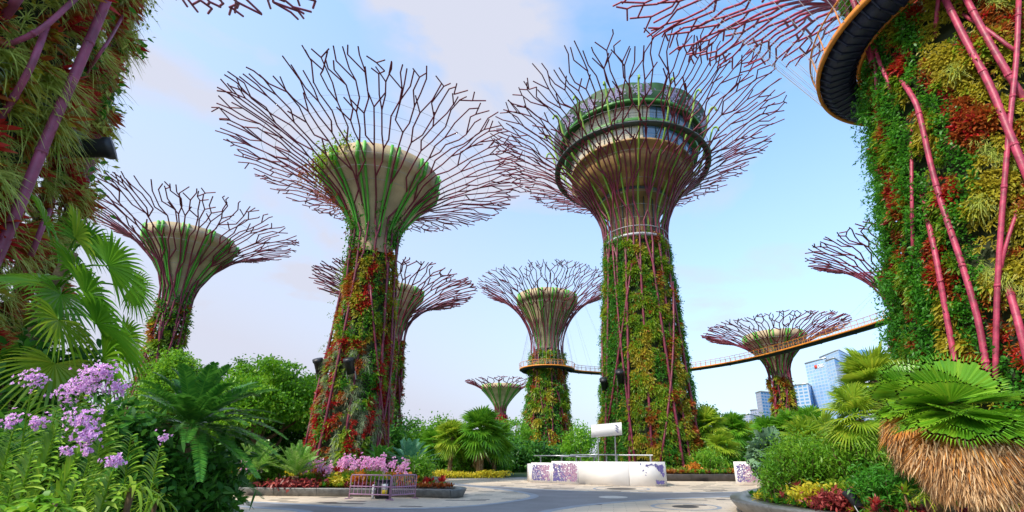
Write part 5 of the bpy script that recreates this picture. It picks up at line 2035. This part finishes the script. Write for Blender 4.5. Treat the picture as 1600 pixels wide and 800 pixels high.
def orchid(label, x0, y0, x1, y1, Z, seed, flowers=(), roots=0, ll=0.31, bed=0.62):
    """stem from the pixel (x1, y1) low down to its tip (x0, y0); flowers: (px, py, spread px, count)"""
    rng = np.random.default_rng(seed)
    tip_, low = at(x0, y0, Z), at(x1, y1, Z)
    low = low + (low - tip_) * 0.5
    base = np.array([low[0], low[1], bed])
    root = thing('orchid_plant', label, 'orchid', base, ORC)
    tip_, low = tip_ - base, low - base
    pts = smooth_open([[0, 0, -0.1], low if low[2] > 0.1 else (tip_ * 0.3), tip_ * 0.5 + low * 0.5, tip_], 6)
    b = MB()
    tube(b, pts, np.linspace(0.011, 0.007, len(pts)), 6)
    b.build('stem', M['orchid'], root)
    d = np.concatenate([[0], np.cumsum(np.linalg.norm(np.diff(pts, axis=0), axis=1))])
    n = int((d[-1]) / 0.020)
    t = np.linspace(0.05, d[-1], n)
    P = np.stack([np.interp(t, d, pts[:, k]) for k in range(3)], -1)
    T_ = nrm(np.gradient(P, axis=0))
    az = rng.uniform(-0.5, 0.5)
    S_ = nrm(np.array([cos(az), sin(az), 0]) - T_ * (T_ @ np.array([cos(az), sin(az), 0]))[:, None])
    sg = np.where(np.arange(n) % 2 == 0, 1, -1)[:, None]
    dd = nrm(T_ * 1.05 + S_ * sg * 0.85 + rng.normal(0, 0.10, (n, 3)))
    sd_ = nrm(np.cross(dd, np.cross(T_, S_)) * 0.4 + np.cross(T_, S_))
    tp = np.clip((d[-1] - t) / 0.25, 0.35, 1)
    b = MB()
    blades(b, P, dd, sd_, ll * tp * rng.uniform(0.85, 1.15, n), 0.036, 0.36, STRAP)
    b.build('leaf', M['orchid'], root)
    for fx, fy, sp, cnt in flowers:
        f = at(fx, fy, Z - 0.05) - base
        s_ = sp * 0.8 * Z / 711
        st_ = tip_ * 0.9 + low * 0.1
        ax_ = nrm((f - st_)[None])[0]
        b = MB()
        tube(b, smooth_open([st_, (st_ + f) / 2 + [0.02, 0, 0.02], f + ax_ * s_ * 0.7], 4), 0.005, 5)
        o = b.build('flower_stem', M['orchid'], root)
        cnt = int(cnt * 1.5)
        C = f + rng.normal(0, 1, (cnt, 3)) * s_ * np.array([0.5, 0.5, 0.48])
        ax2 = nrm((C - f) / s_ * 0.6 + np.array([0.1, -1.0, 0.1]) + rng.normal(0, 0.35, (cnt, 3)))
        b = MB()
        rosettes(b, rng, C, ax2, 5, 0.021, 0.014, (1.05, 1.35), 0.05, OVAL)
        rosettes(b, rng, C, ax2, 3, 0.013, 0.010, (0.2, 0.6), 0.0, OVAL)
        b.build('blossom', M['petal'], o)
    if roots:
        b = MB()
        for k in range(roots):
            s0 = P[int(n * rng.uniform(0.1, 0.5))]
            e = s0 + np.array([rng.normal(0, 0.12), rng.normal(-0.1, 0.08), -rng.uniform(0.2, 0.45)])
            m_ = (s0 + e) / 2 + rng.normal(0, 0.06, 3)
            tube(b, smooth_open([s0, m_, e], 5), 0.006, 5)
        b.build('aerial_root', M['root'], root)


OL = [
    ('orchid at the left edge with one lilac flower cluster over it', 20, 674, 2, 745, 4.5, ((18, 658, 15, 26),), 4),
    ('orchid with a tall lilac cluster against the left giant trunk', 48, 615, 33, 700, 4.9, ((53, 592, 20, 46),), 2),
    ('orchid with a round lilac cluster low in front of the taller stems', 88, 668, 64, 745, 4.6, ((58, 658, 15, 32),), 5),
    ('short orchid at the lower left without flowers', 52, 703, 34, 770, 4.1, (), 6),
    ('orchid with one small purple bloom beside its tip', 122, 706, 94, 775, 4.2, ((106, 703, 9, 12),), 6),
    ('orchid under the long hanging lilac spray', 140, 718, 126, 765, 4.4, ((128, 654, 22, 60), (138, 682, 20, 54), (136, 704, 11, 20)), 3),
    ('low orchid in the middle front of the bed without flowers', 120, 753, 106, 800, 4.0, (), 6),
    ('orchid on the right of the bed with a single violet cluster', 175, 738, 160, 790, 4.3, ((178, 720, 13, 30),), 4),
    ('orchid under the largest lilac flower spray', 126, 618, 100, 690, 5.0, ((108, 613, 20, 50), (130, 600, 22, 60), (150, 586, 22, 64), (164, 578, 16, 40)), 2),
    ('orchid with a lilac cluster at the right of the largest spray', 168, 622, 156, 690, 5.1, ((186, 605, 15, 40),), 2),
    ('leafy orchid between the two big lilac sprays', 88, 640, 74, 700, 5.2, (), 0),
    ('leafy orchid behind the hanging spray', 165, 660, 150, 720, 5.3, (), 0),
    ('leafy orchid at the far left behind the others', 12, 700, 0, 760, 5.0, (), 0),
    ('orchid with tiny violet blooms beside the sago cycad', 250, 700, 240, 745, 6.2, ((254, 684, 10, 20),), 0),
    ('leafy orchid at the right edge of the orchid clump', 205, 680, 196, 740, 5.6, (), 0),
    ('leafy orchid low at the left front corner', 22, 744, 8, 800, 4.0, (), 5)]
for k, (lb, x0, y0, x1, y1, Z, fl, rt_) in enumerate(OL):
    orchid(lb, x0, y0, x1, y1, Z, 500 + k, fl, rt_)


# ------------------------------------------------------------------ small plants
def strap_plant(label, px, py, Z, Lg, W, n, seed, m, z0=0.5, th=(0.15, 1.2), droop=0.7, cat='plant', name='strap_leaf_plant', grp=None, prof=STRAP, inner=None, heads=1, sp=0.0):
    if 23 < Z < 25.7:
        Z, py = Z + 1.6, py - 2
    c = at(px, py, Z)
    rng = np.random.default_rng(seed)
    root = thing(name, label, cat, (c[0], c[1], c[2]), grp)
    P = rng.normal(0, sp, (heads, 3)) * np.array([1, 1, 0.25])
    b = MB()
    rosettes(b, rng, P, ZUP, n, Lg, W, th, droop, prof)
    b.build('leaf', M[m], root)
    b = MB()
    for p_ in P:
        tube(b, [p_ - [0, 0, 0.4], p_ + [0, 0, 0.05]], [0.05 * Lg, 0.09 * Lg], 7)
    b.build('stem', M['bark'], root)
    if inner:
        b = MB()
        rosettes(b, rng, P + ZUP * 0.03, ZUP, max(6, n // 2), Lg * 0.6, W * 0.9, (0.1, 0.8), 0.2, prof)
        b.build('inner_leaf', M[inner], root)
    return root


strap_plant('bright green strap leaved plant at the lower right of the orchids', 205, 770, 4.9, 0.42, 0.035, 26, 601, 'orchid', droop=0.9)
strap_plant('small bright strap leaved plant right of the larger one', 243, 786, 5.2, 0.3, 0.032, 22, 602, 'orchid', droop=0.9)
strap_plant('yellow tipped low plant at the right corner of the left bed', 330, 800, 9.5, 0.34, 0.05, 18, 603, 'yellow', inner='orange', heads=3, sp=0.2)
strap_plant('low broad leaved plant in the bottom left corner', 18, 792, 3.7, 0.22, 0.05, 18, 604, 'shrub', heads=4, sp=0.12)
strap_plant('low broad leaved plant beside the pale aerial roots', 62, 798, 3.9, 0.2, 0.045, 18, 605, 'shrub', heads=4, sp=0.12)
strap_plant('green and red rosette at the bottom of the right planter', 1414, 772, 11.0, 0.36, 0.07, 20, 606, 'fern', inner='brick_red', droop=0.3, cat='bromeliad', name='bromeliad')
strap_plant('dark red rosette beside the black planter floodlight', 1367, 796, 12.0, 0.36, 0.06, 22, 607, 'brick_red', inner='red', droop=0.3, cat='bromeliad', name='bromeliad', heads=2, sp=0.2)
strap_plant('burgundy rosette in the middle of the weeping shrub', 1250, 768, 15.6, 0.48, 0.08, 18, 608, 'brick_red', droop=0.3, cat='bromeliad', name='bromeliad')
strap_plant('burgundy rosette at the left foot of the weeping shrub', 1222, 781, 15.8, 0.4, 0.07, 18, 609, 'brick_red', droop=0.3, cat='bromeliad', name='bromeliad')
strap_plant('pinkish red rosette at the left end of the round planter', 371, 752, 24.6, 0.8, 0.14, 22, 610, 'red', inner='petal_pink', droop=0.35, cat='bromeliad', name='bromeliad', heads=2, sp=0.3)
strap_plant('feathery light tuft under the shaggy palms', 1445, 778, 10.2, 0.4, 0.03, 40, 611, 'palm_yellow', droop=0.8)
strap_plant('feathery light tuft at the right bottom corner', 1575, 792, 9.0, 0.35, 0.03, 40, 612, 'palm_yellow', droop=0.8)
for k, (px, py, Z, lb) in enumerate(((506, 752, 24.4, 'small red bromeliad left of centre in the round planter'), (458, 758, 24.2, 'red bromeliad nearest the kerb below the bright cycad'),
                                     (482, 760, 24.1, 'low red bromeliad between two others near the kerb'), (528, 746, 24.9, 'crimson bromeliad patch behind the yellow croton'),
                                     (592, 760, 23.7, 'burgundy bromeliad behind the black notice box'))):
    strap_plant(lb, px, py, Z, 0.62, 0.11, 20, 620 + k, 'red' if k in (3, 1) else 'brick_red', droop=0.3, cat='bromeliad', name='bromeliad', grp='bromeliads in the round planter', heads=3, sp=0.3)
strap_plant('vivid red bromeliads under the green shrub at the planter tip', 664, 762, 23.9, 0.6, 0.12, 20, 630, 'red', droop=0.3, cat='bromeliad', name='bromeliad', heads=6, sp=0.42)


def shrub(label, px, py_base, Z, wpx, hpx, seed, m, leaf=0.12, n=2600, name='shrub', cat='shrub', z0=0.45, narrow=0.45, stems=14, grp=None, weep=0.0, flat=False, extra=None):
    if 23 < Z < 25.7:
        Z, py_base = Z + 1.7, py_base - 2
    c = at(px, py_base, Z)
    s = Z / 711
    rx, h = wpx * s / 2, hpx * s
    rng = np.random.default_rng(seed)
    root = thing(name, label, cat, (c[0], c[1], min(c[2], z0) if not flat else c[2]), grp)
    dz = c[2] - root.location.z
    b = MB()
    nst = stems
    az = rng.uniform(0, 6.28, nst)
    rad = rx * np.sqrt(rng.uniform(0, 1, nst)) * 0.85
    tips = np.stack([rad * np.cos(az), rad * np.sin(az), dz + h * np.sqrt(np.clip(1 - (rad / rx) ** 2 * 0.75, 0.1, 1)) * rng.uniform(0.8, 1.03, nst)], -1)
    ts = np.linspace(0, 1, 14)[None, :, None]
    b0 = tips * np.array([0.25, 0.25, 0])
    path_ = b0[:, None] + (tips - b0)[:, None] * ts
    path_[..., 2] += np.sin(ts[..., 0] * pi) * 0.1 * h - weep * h * ts[..., 0] ** 4
    for k in range(nst):
        tube(b, path_[k][::3], np.linspace(0.02, 0.006, 5) * max(1, h), 5)
    b.build('stem', M['bark'], root)
    q = path_[rng.integers(0, nst, n), rng.integers(4, 14, n)]
    P = q + rng.normal(0, 1, (n, 3)) * np.array([rx, rx, h * 0.8]) * (0.9 / math.sqrt(nst) + 0.04)
    b = MB()
    P = P[P[:, 2] > 0]
    leaves(b, rng, P, leaf, leaf * narrow, 0.6, 0, OVAL)
    b.build('foliage', M[m], root)
    if extra:
        b = MB()
        k = rng.integers(0, len(P), 60)
        k = k[P[k][:, 2] > h * 0.55]
        leaves(b, rng, P[k] + ZUP * leaf * 0.5, leaf * 1.2, leaf)
        b.build('flower', M[extra], root)
    return root


WS = 'weeping fine leaved shrubs in the curved planter'
shrub('big feathery weeping shrub at the left of the curved planter', 1262, 772, 16.4, 130, 92, 701, 'shrub', 0.15, 9000, stems=60, narrow=0.26, weep=0.1, grp=WS)
shrub('feathery shrub right of the big weeping one, before the yellow palm', 1345, 772, 15.2, 130, 104, 702, 'shrub', 0.14, 9000, stems=60, narrow=0.26, weep=0.1, grp=WS)
shrub('thin trailing shrub hanging over the granite kerb', 1212, 780, 16.2, 44, 66, 703, 'shrub', 0.15, 1500, stems=22, narrow=0.26, weep=0.3, grp=WS)
shrub('dark fern clump beneath the front shaggy palm', 1385, 782, 12.5, 80, 48, 704, 'vine', 0.14, 2600, narrow=0.3)
shrub('yellow green croton at the foot of the weeping shrub', 1272, 787, 14.6, 66, 24, 705, 'yellow', 0.15, 1300, narrow=0.5)
shrub('dark red low shrub along the curved kerb', 1305, 796, 13.6, 66, 22, 706, 'brick_red', 0.15, 1300, narrow=0.4)
shrub('yellow green low shrub by the floodlight in the curved planter', 1322, 782, 14.4, 70, 26, 707, 'fern', 0.14, 1300, narrow=0.5)
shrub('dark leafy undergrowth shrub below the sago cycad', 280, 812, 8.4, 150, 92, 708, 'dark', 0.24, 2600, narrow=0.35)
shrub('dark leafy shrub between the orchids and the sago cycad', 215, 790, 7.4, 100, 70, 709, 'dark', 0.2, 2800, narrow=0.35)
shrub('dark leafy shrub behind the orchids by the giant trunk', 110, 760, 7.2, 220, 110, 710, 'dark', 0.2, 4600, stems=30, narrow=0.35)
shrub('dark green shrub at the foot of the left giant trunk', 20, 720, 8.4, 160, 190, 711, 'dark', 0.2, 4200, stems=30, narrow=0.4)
shrub('bright rounded green shrub at the right tip of the round planter', 652, 759, 24.6, 58, 36, 712, 'shrub', 0.28, 3000, narrow=0.22, stems=40)
shrub('bright little green bush near the kerb below the pale cycad', 424, 760, 24.4, 34, 30, 713, 'shrub', 0.26, 1100, narrow=0.45)
shrub('grey green grassy bush at the left end of the round planter', 391, 762, 24.3, 44, 26, 714, 'silver', 0.26, 1300, narrow=0.2)
shrub('yellow croton near the kerb left of the barriers', 538, 764, 23.9, 44, 16, 715, 'yellow', 0.2, 1000, narrow=0.55)
shrub('orange croton behind the left barrier', 562, 762, 23.8, 26, 18, 716, 'orange', 0.2, 700, narrow=0.55)
shrub('orange and gold croton behind the right barrier', 628, 764, 23.8, 46, 20, 717, 'orange', 0.2, 1000, narrow=0.55)
shrub('dark burgundy groundcover shrub along the middle of the round planter kerb', 470, 766, 24.0, 110, 14, 718, 'brick_red', 0.24, 1800, narrow=0.5, stems=30)
shrub('yellow flowering shrub at the far left end of the round planter', 352, 752, 26.5, 50, 20, 719, 'yellow', 0.24, 900)
shrub('green upright shrub in the dark kerbed planter beside the pavilion tower', 1108, 746, 42, 56, 40, 720, 'shrub', 0.34, 2600, narrow=0.22, stems=40, z0=0.5)
shrub('orange flowered shrub between the pavilion trunk and the upright shrub', 1086, 747, 41.6, 26, 20, 721, 'orange', 0.26, 600, z0=0.5)
shrub('low rusty groundcover shrub along the dark kerb', 1120, 751, 41.5, 110, 10, 722, 'rust', 0.28, 1500, narrow=0.5, stems=30, z0=0.5)
shrub('low mixed green shrub at the right foot of the pavilion tower', 1062, 751, 41.8, 44, 16, 723, 'fern', 0.28, 900, z0=0.5)
shrub('dark green bush at the right end of the dark kerbed planter', 1146, 748, 46, 60, 36, 724, 'tree_dk', 0.34, 1600, z0=0.5)
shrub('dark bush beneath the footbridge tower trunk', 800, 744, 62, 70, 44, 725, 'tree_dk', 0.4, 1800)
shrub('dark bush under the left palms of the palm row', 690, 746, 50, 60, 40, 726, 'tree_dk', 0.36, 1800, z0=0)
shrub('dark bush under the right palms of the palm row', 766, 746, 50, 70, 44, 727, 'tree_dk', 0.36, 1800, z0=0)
shrub('light green bush beside the trunk of the largest palm', 728, 744, 47.5, 40, 40, 728, 'shrub', 0.34, 900, z0=0)


# pink flowering clump in the round planter
def flower_clump(label, px0, px1, py, Z, seed, hgt, n=120, nf=26):
    rng = np.random.default_rng(seed)
    c = at((px0 + px1) / 2, py, Z)
    root = thing('flower_clump', label, 'flowers', c, 'pink flowers in the round planter')
    w = (px1 - px0) * Z / 711 / 2
    P = np.stack([rng.uniform(-w, w, n), rng.uniform(-0.7, 0.7, n), 0 * rng.uniform(0, 1, n) - 0.2], -1)
    b = MB()
    rosettes(b, rng, P, ZUP, 14, hgt * 0.85, 0.035, (0.05, 0.55), 0.25, [1, .9, .7, .4, .1])
    b.build('leaf', M['shrub'], root)
    F_ = P[rng.integers(0, n, nf)] + rng.normal(0, 0.08, (nf, 3))
    T_ = F_ + np.c_[rng.normal(0, 0.12, (nf, 2)), hgt * rng.uniform(0.8, 1.35, nf)]
    b = MB()
    bars(b, F_, T_, 0.012, sides=4)
    b.build('flower_stem', M['shrub'], root)
    Q = np.repeat(T_, 14, 0) + rng.normal(0, 1, (nf * 14, 3)) * np.array([0.08, 0.08, 0.14])
    b = MB()
    rosettes(b, rng, Q, np.array([0, -0.8, 0.5]), 4, 0.09, 0.07, (0.5, 1.2), 0.1, OVAL)
    b.build('blossom', M['petal_pink'], root)


flower_clump('left clump of pink flowers on grassy stems at the foot of the red trunk', 470, 545, 750, 26.4, 801, 0.85, 130, 22)
flower_clump('middle clump of pink flowers on grassy stems, the fullest in bloom', 540, 602, 748, 26.0, 802, 0.95, 130, 30)
flower_clump('right clump of pink flowers between the fullest clump and the round shrub', 596, 642, 750, 25.6, 803, 0.8, 70, 16)
flower_clump('small clump of pale pink flowers beside the pale cycad', 376, 400, 748, 25.4, 804, 0.8, 40, 8)


# groundcover in the planters: nobody could count it
def cover(name, x0, x1, y0, y1, n, seed, z, mats, inside, size=0.2):
    rng = np.random.default_rng(seed)
    P = np.stack([rng.uniform(x0, x1, n), rng.uniform(y0, y1, n), 0 * rng.uniform(0, 1, n) + z], -1)
    I_p = ccw(smooth_closed(inside, 8))
    I_p = inset(I_p, 0.75)
    x, y = P[:, 0], P[:, 1]
    ins = np.zeros(n, bool)
    j = len(I_p) - 1
    for i in range(len(I_p)):
        xi, yi, xj, yj = *I_p[i], *I_p[j]
        ins ^= ((yi > y) != (yj > y)) & (x < (xj - xi) * (y - yi) / (yj - yi + 1e-12) + xi)
        j = i
    P = P[ins]
    b = MB()
    pick = (np.sin(P[:, 0] * 0.9 + 1) + np.sin(P[:, 1] * 1.3) + rng.normal(0, 0.6, len(P)))
    edges = np.quantile(pick, np.linspace(0, 1, len(mats) + 1))
    for k in range(len(mats)):
        s = (pick >= edges[k]) & (pick <= edges[k + 1])
        rosettes(b, rng, P[s] + np.array([0, 0, 0.05]), np.array([0, 0, 1.0]), 9, size, size * 0.28, (0.2, 1.3), 0.35, OVAL, k)
    o = b.build(name, [M[m_] for m_ in mats])
    tag(o, kind='stuff')


cover('ground_cover', -25, -4, 24, 34, 3400, 901, 0.42, ['brick_red', 'fern', 'vine', 'rust'], PA, 0.34)
cover('ground_cover', -20, -2, 0, 25, 5200, 902, 0.62, ['dark', 'vine', 'dark', 'rust'], PB, 0.3)
cover('ground_cover', 7, 24, 7, 26, 5200, 903, 0.5, ['brick_red', 'fern', 'yellow', 'vine'], PR, 0.26)
cover('ground_cover', 2, 21, 41, 52, 2600, 904, 0.6, ['rust', 'fern', 'vine', 'brick_red'], PBt, 0.4)
p = at(1341, 790, 12.8)
floodlight('black floodlight standing among the plants of the curved planter', (p[0], p[1], p[2]), (-0.2, 0.5, 0.8), 0.7)
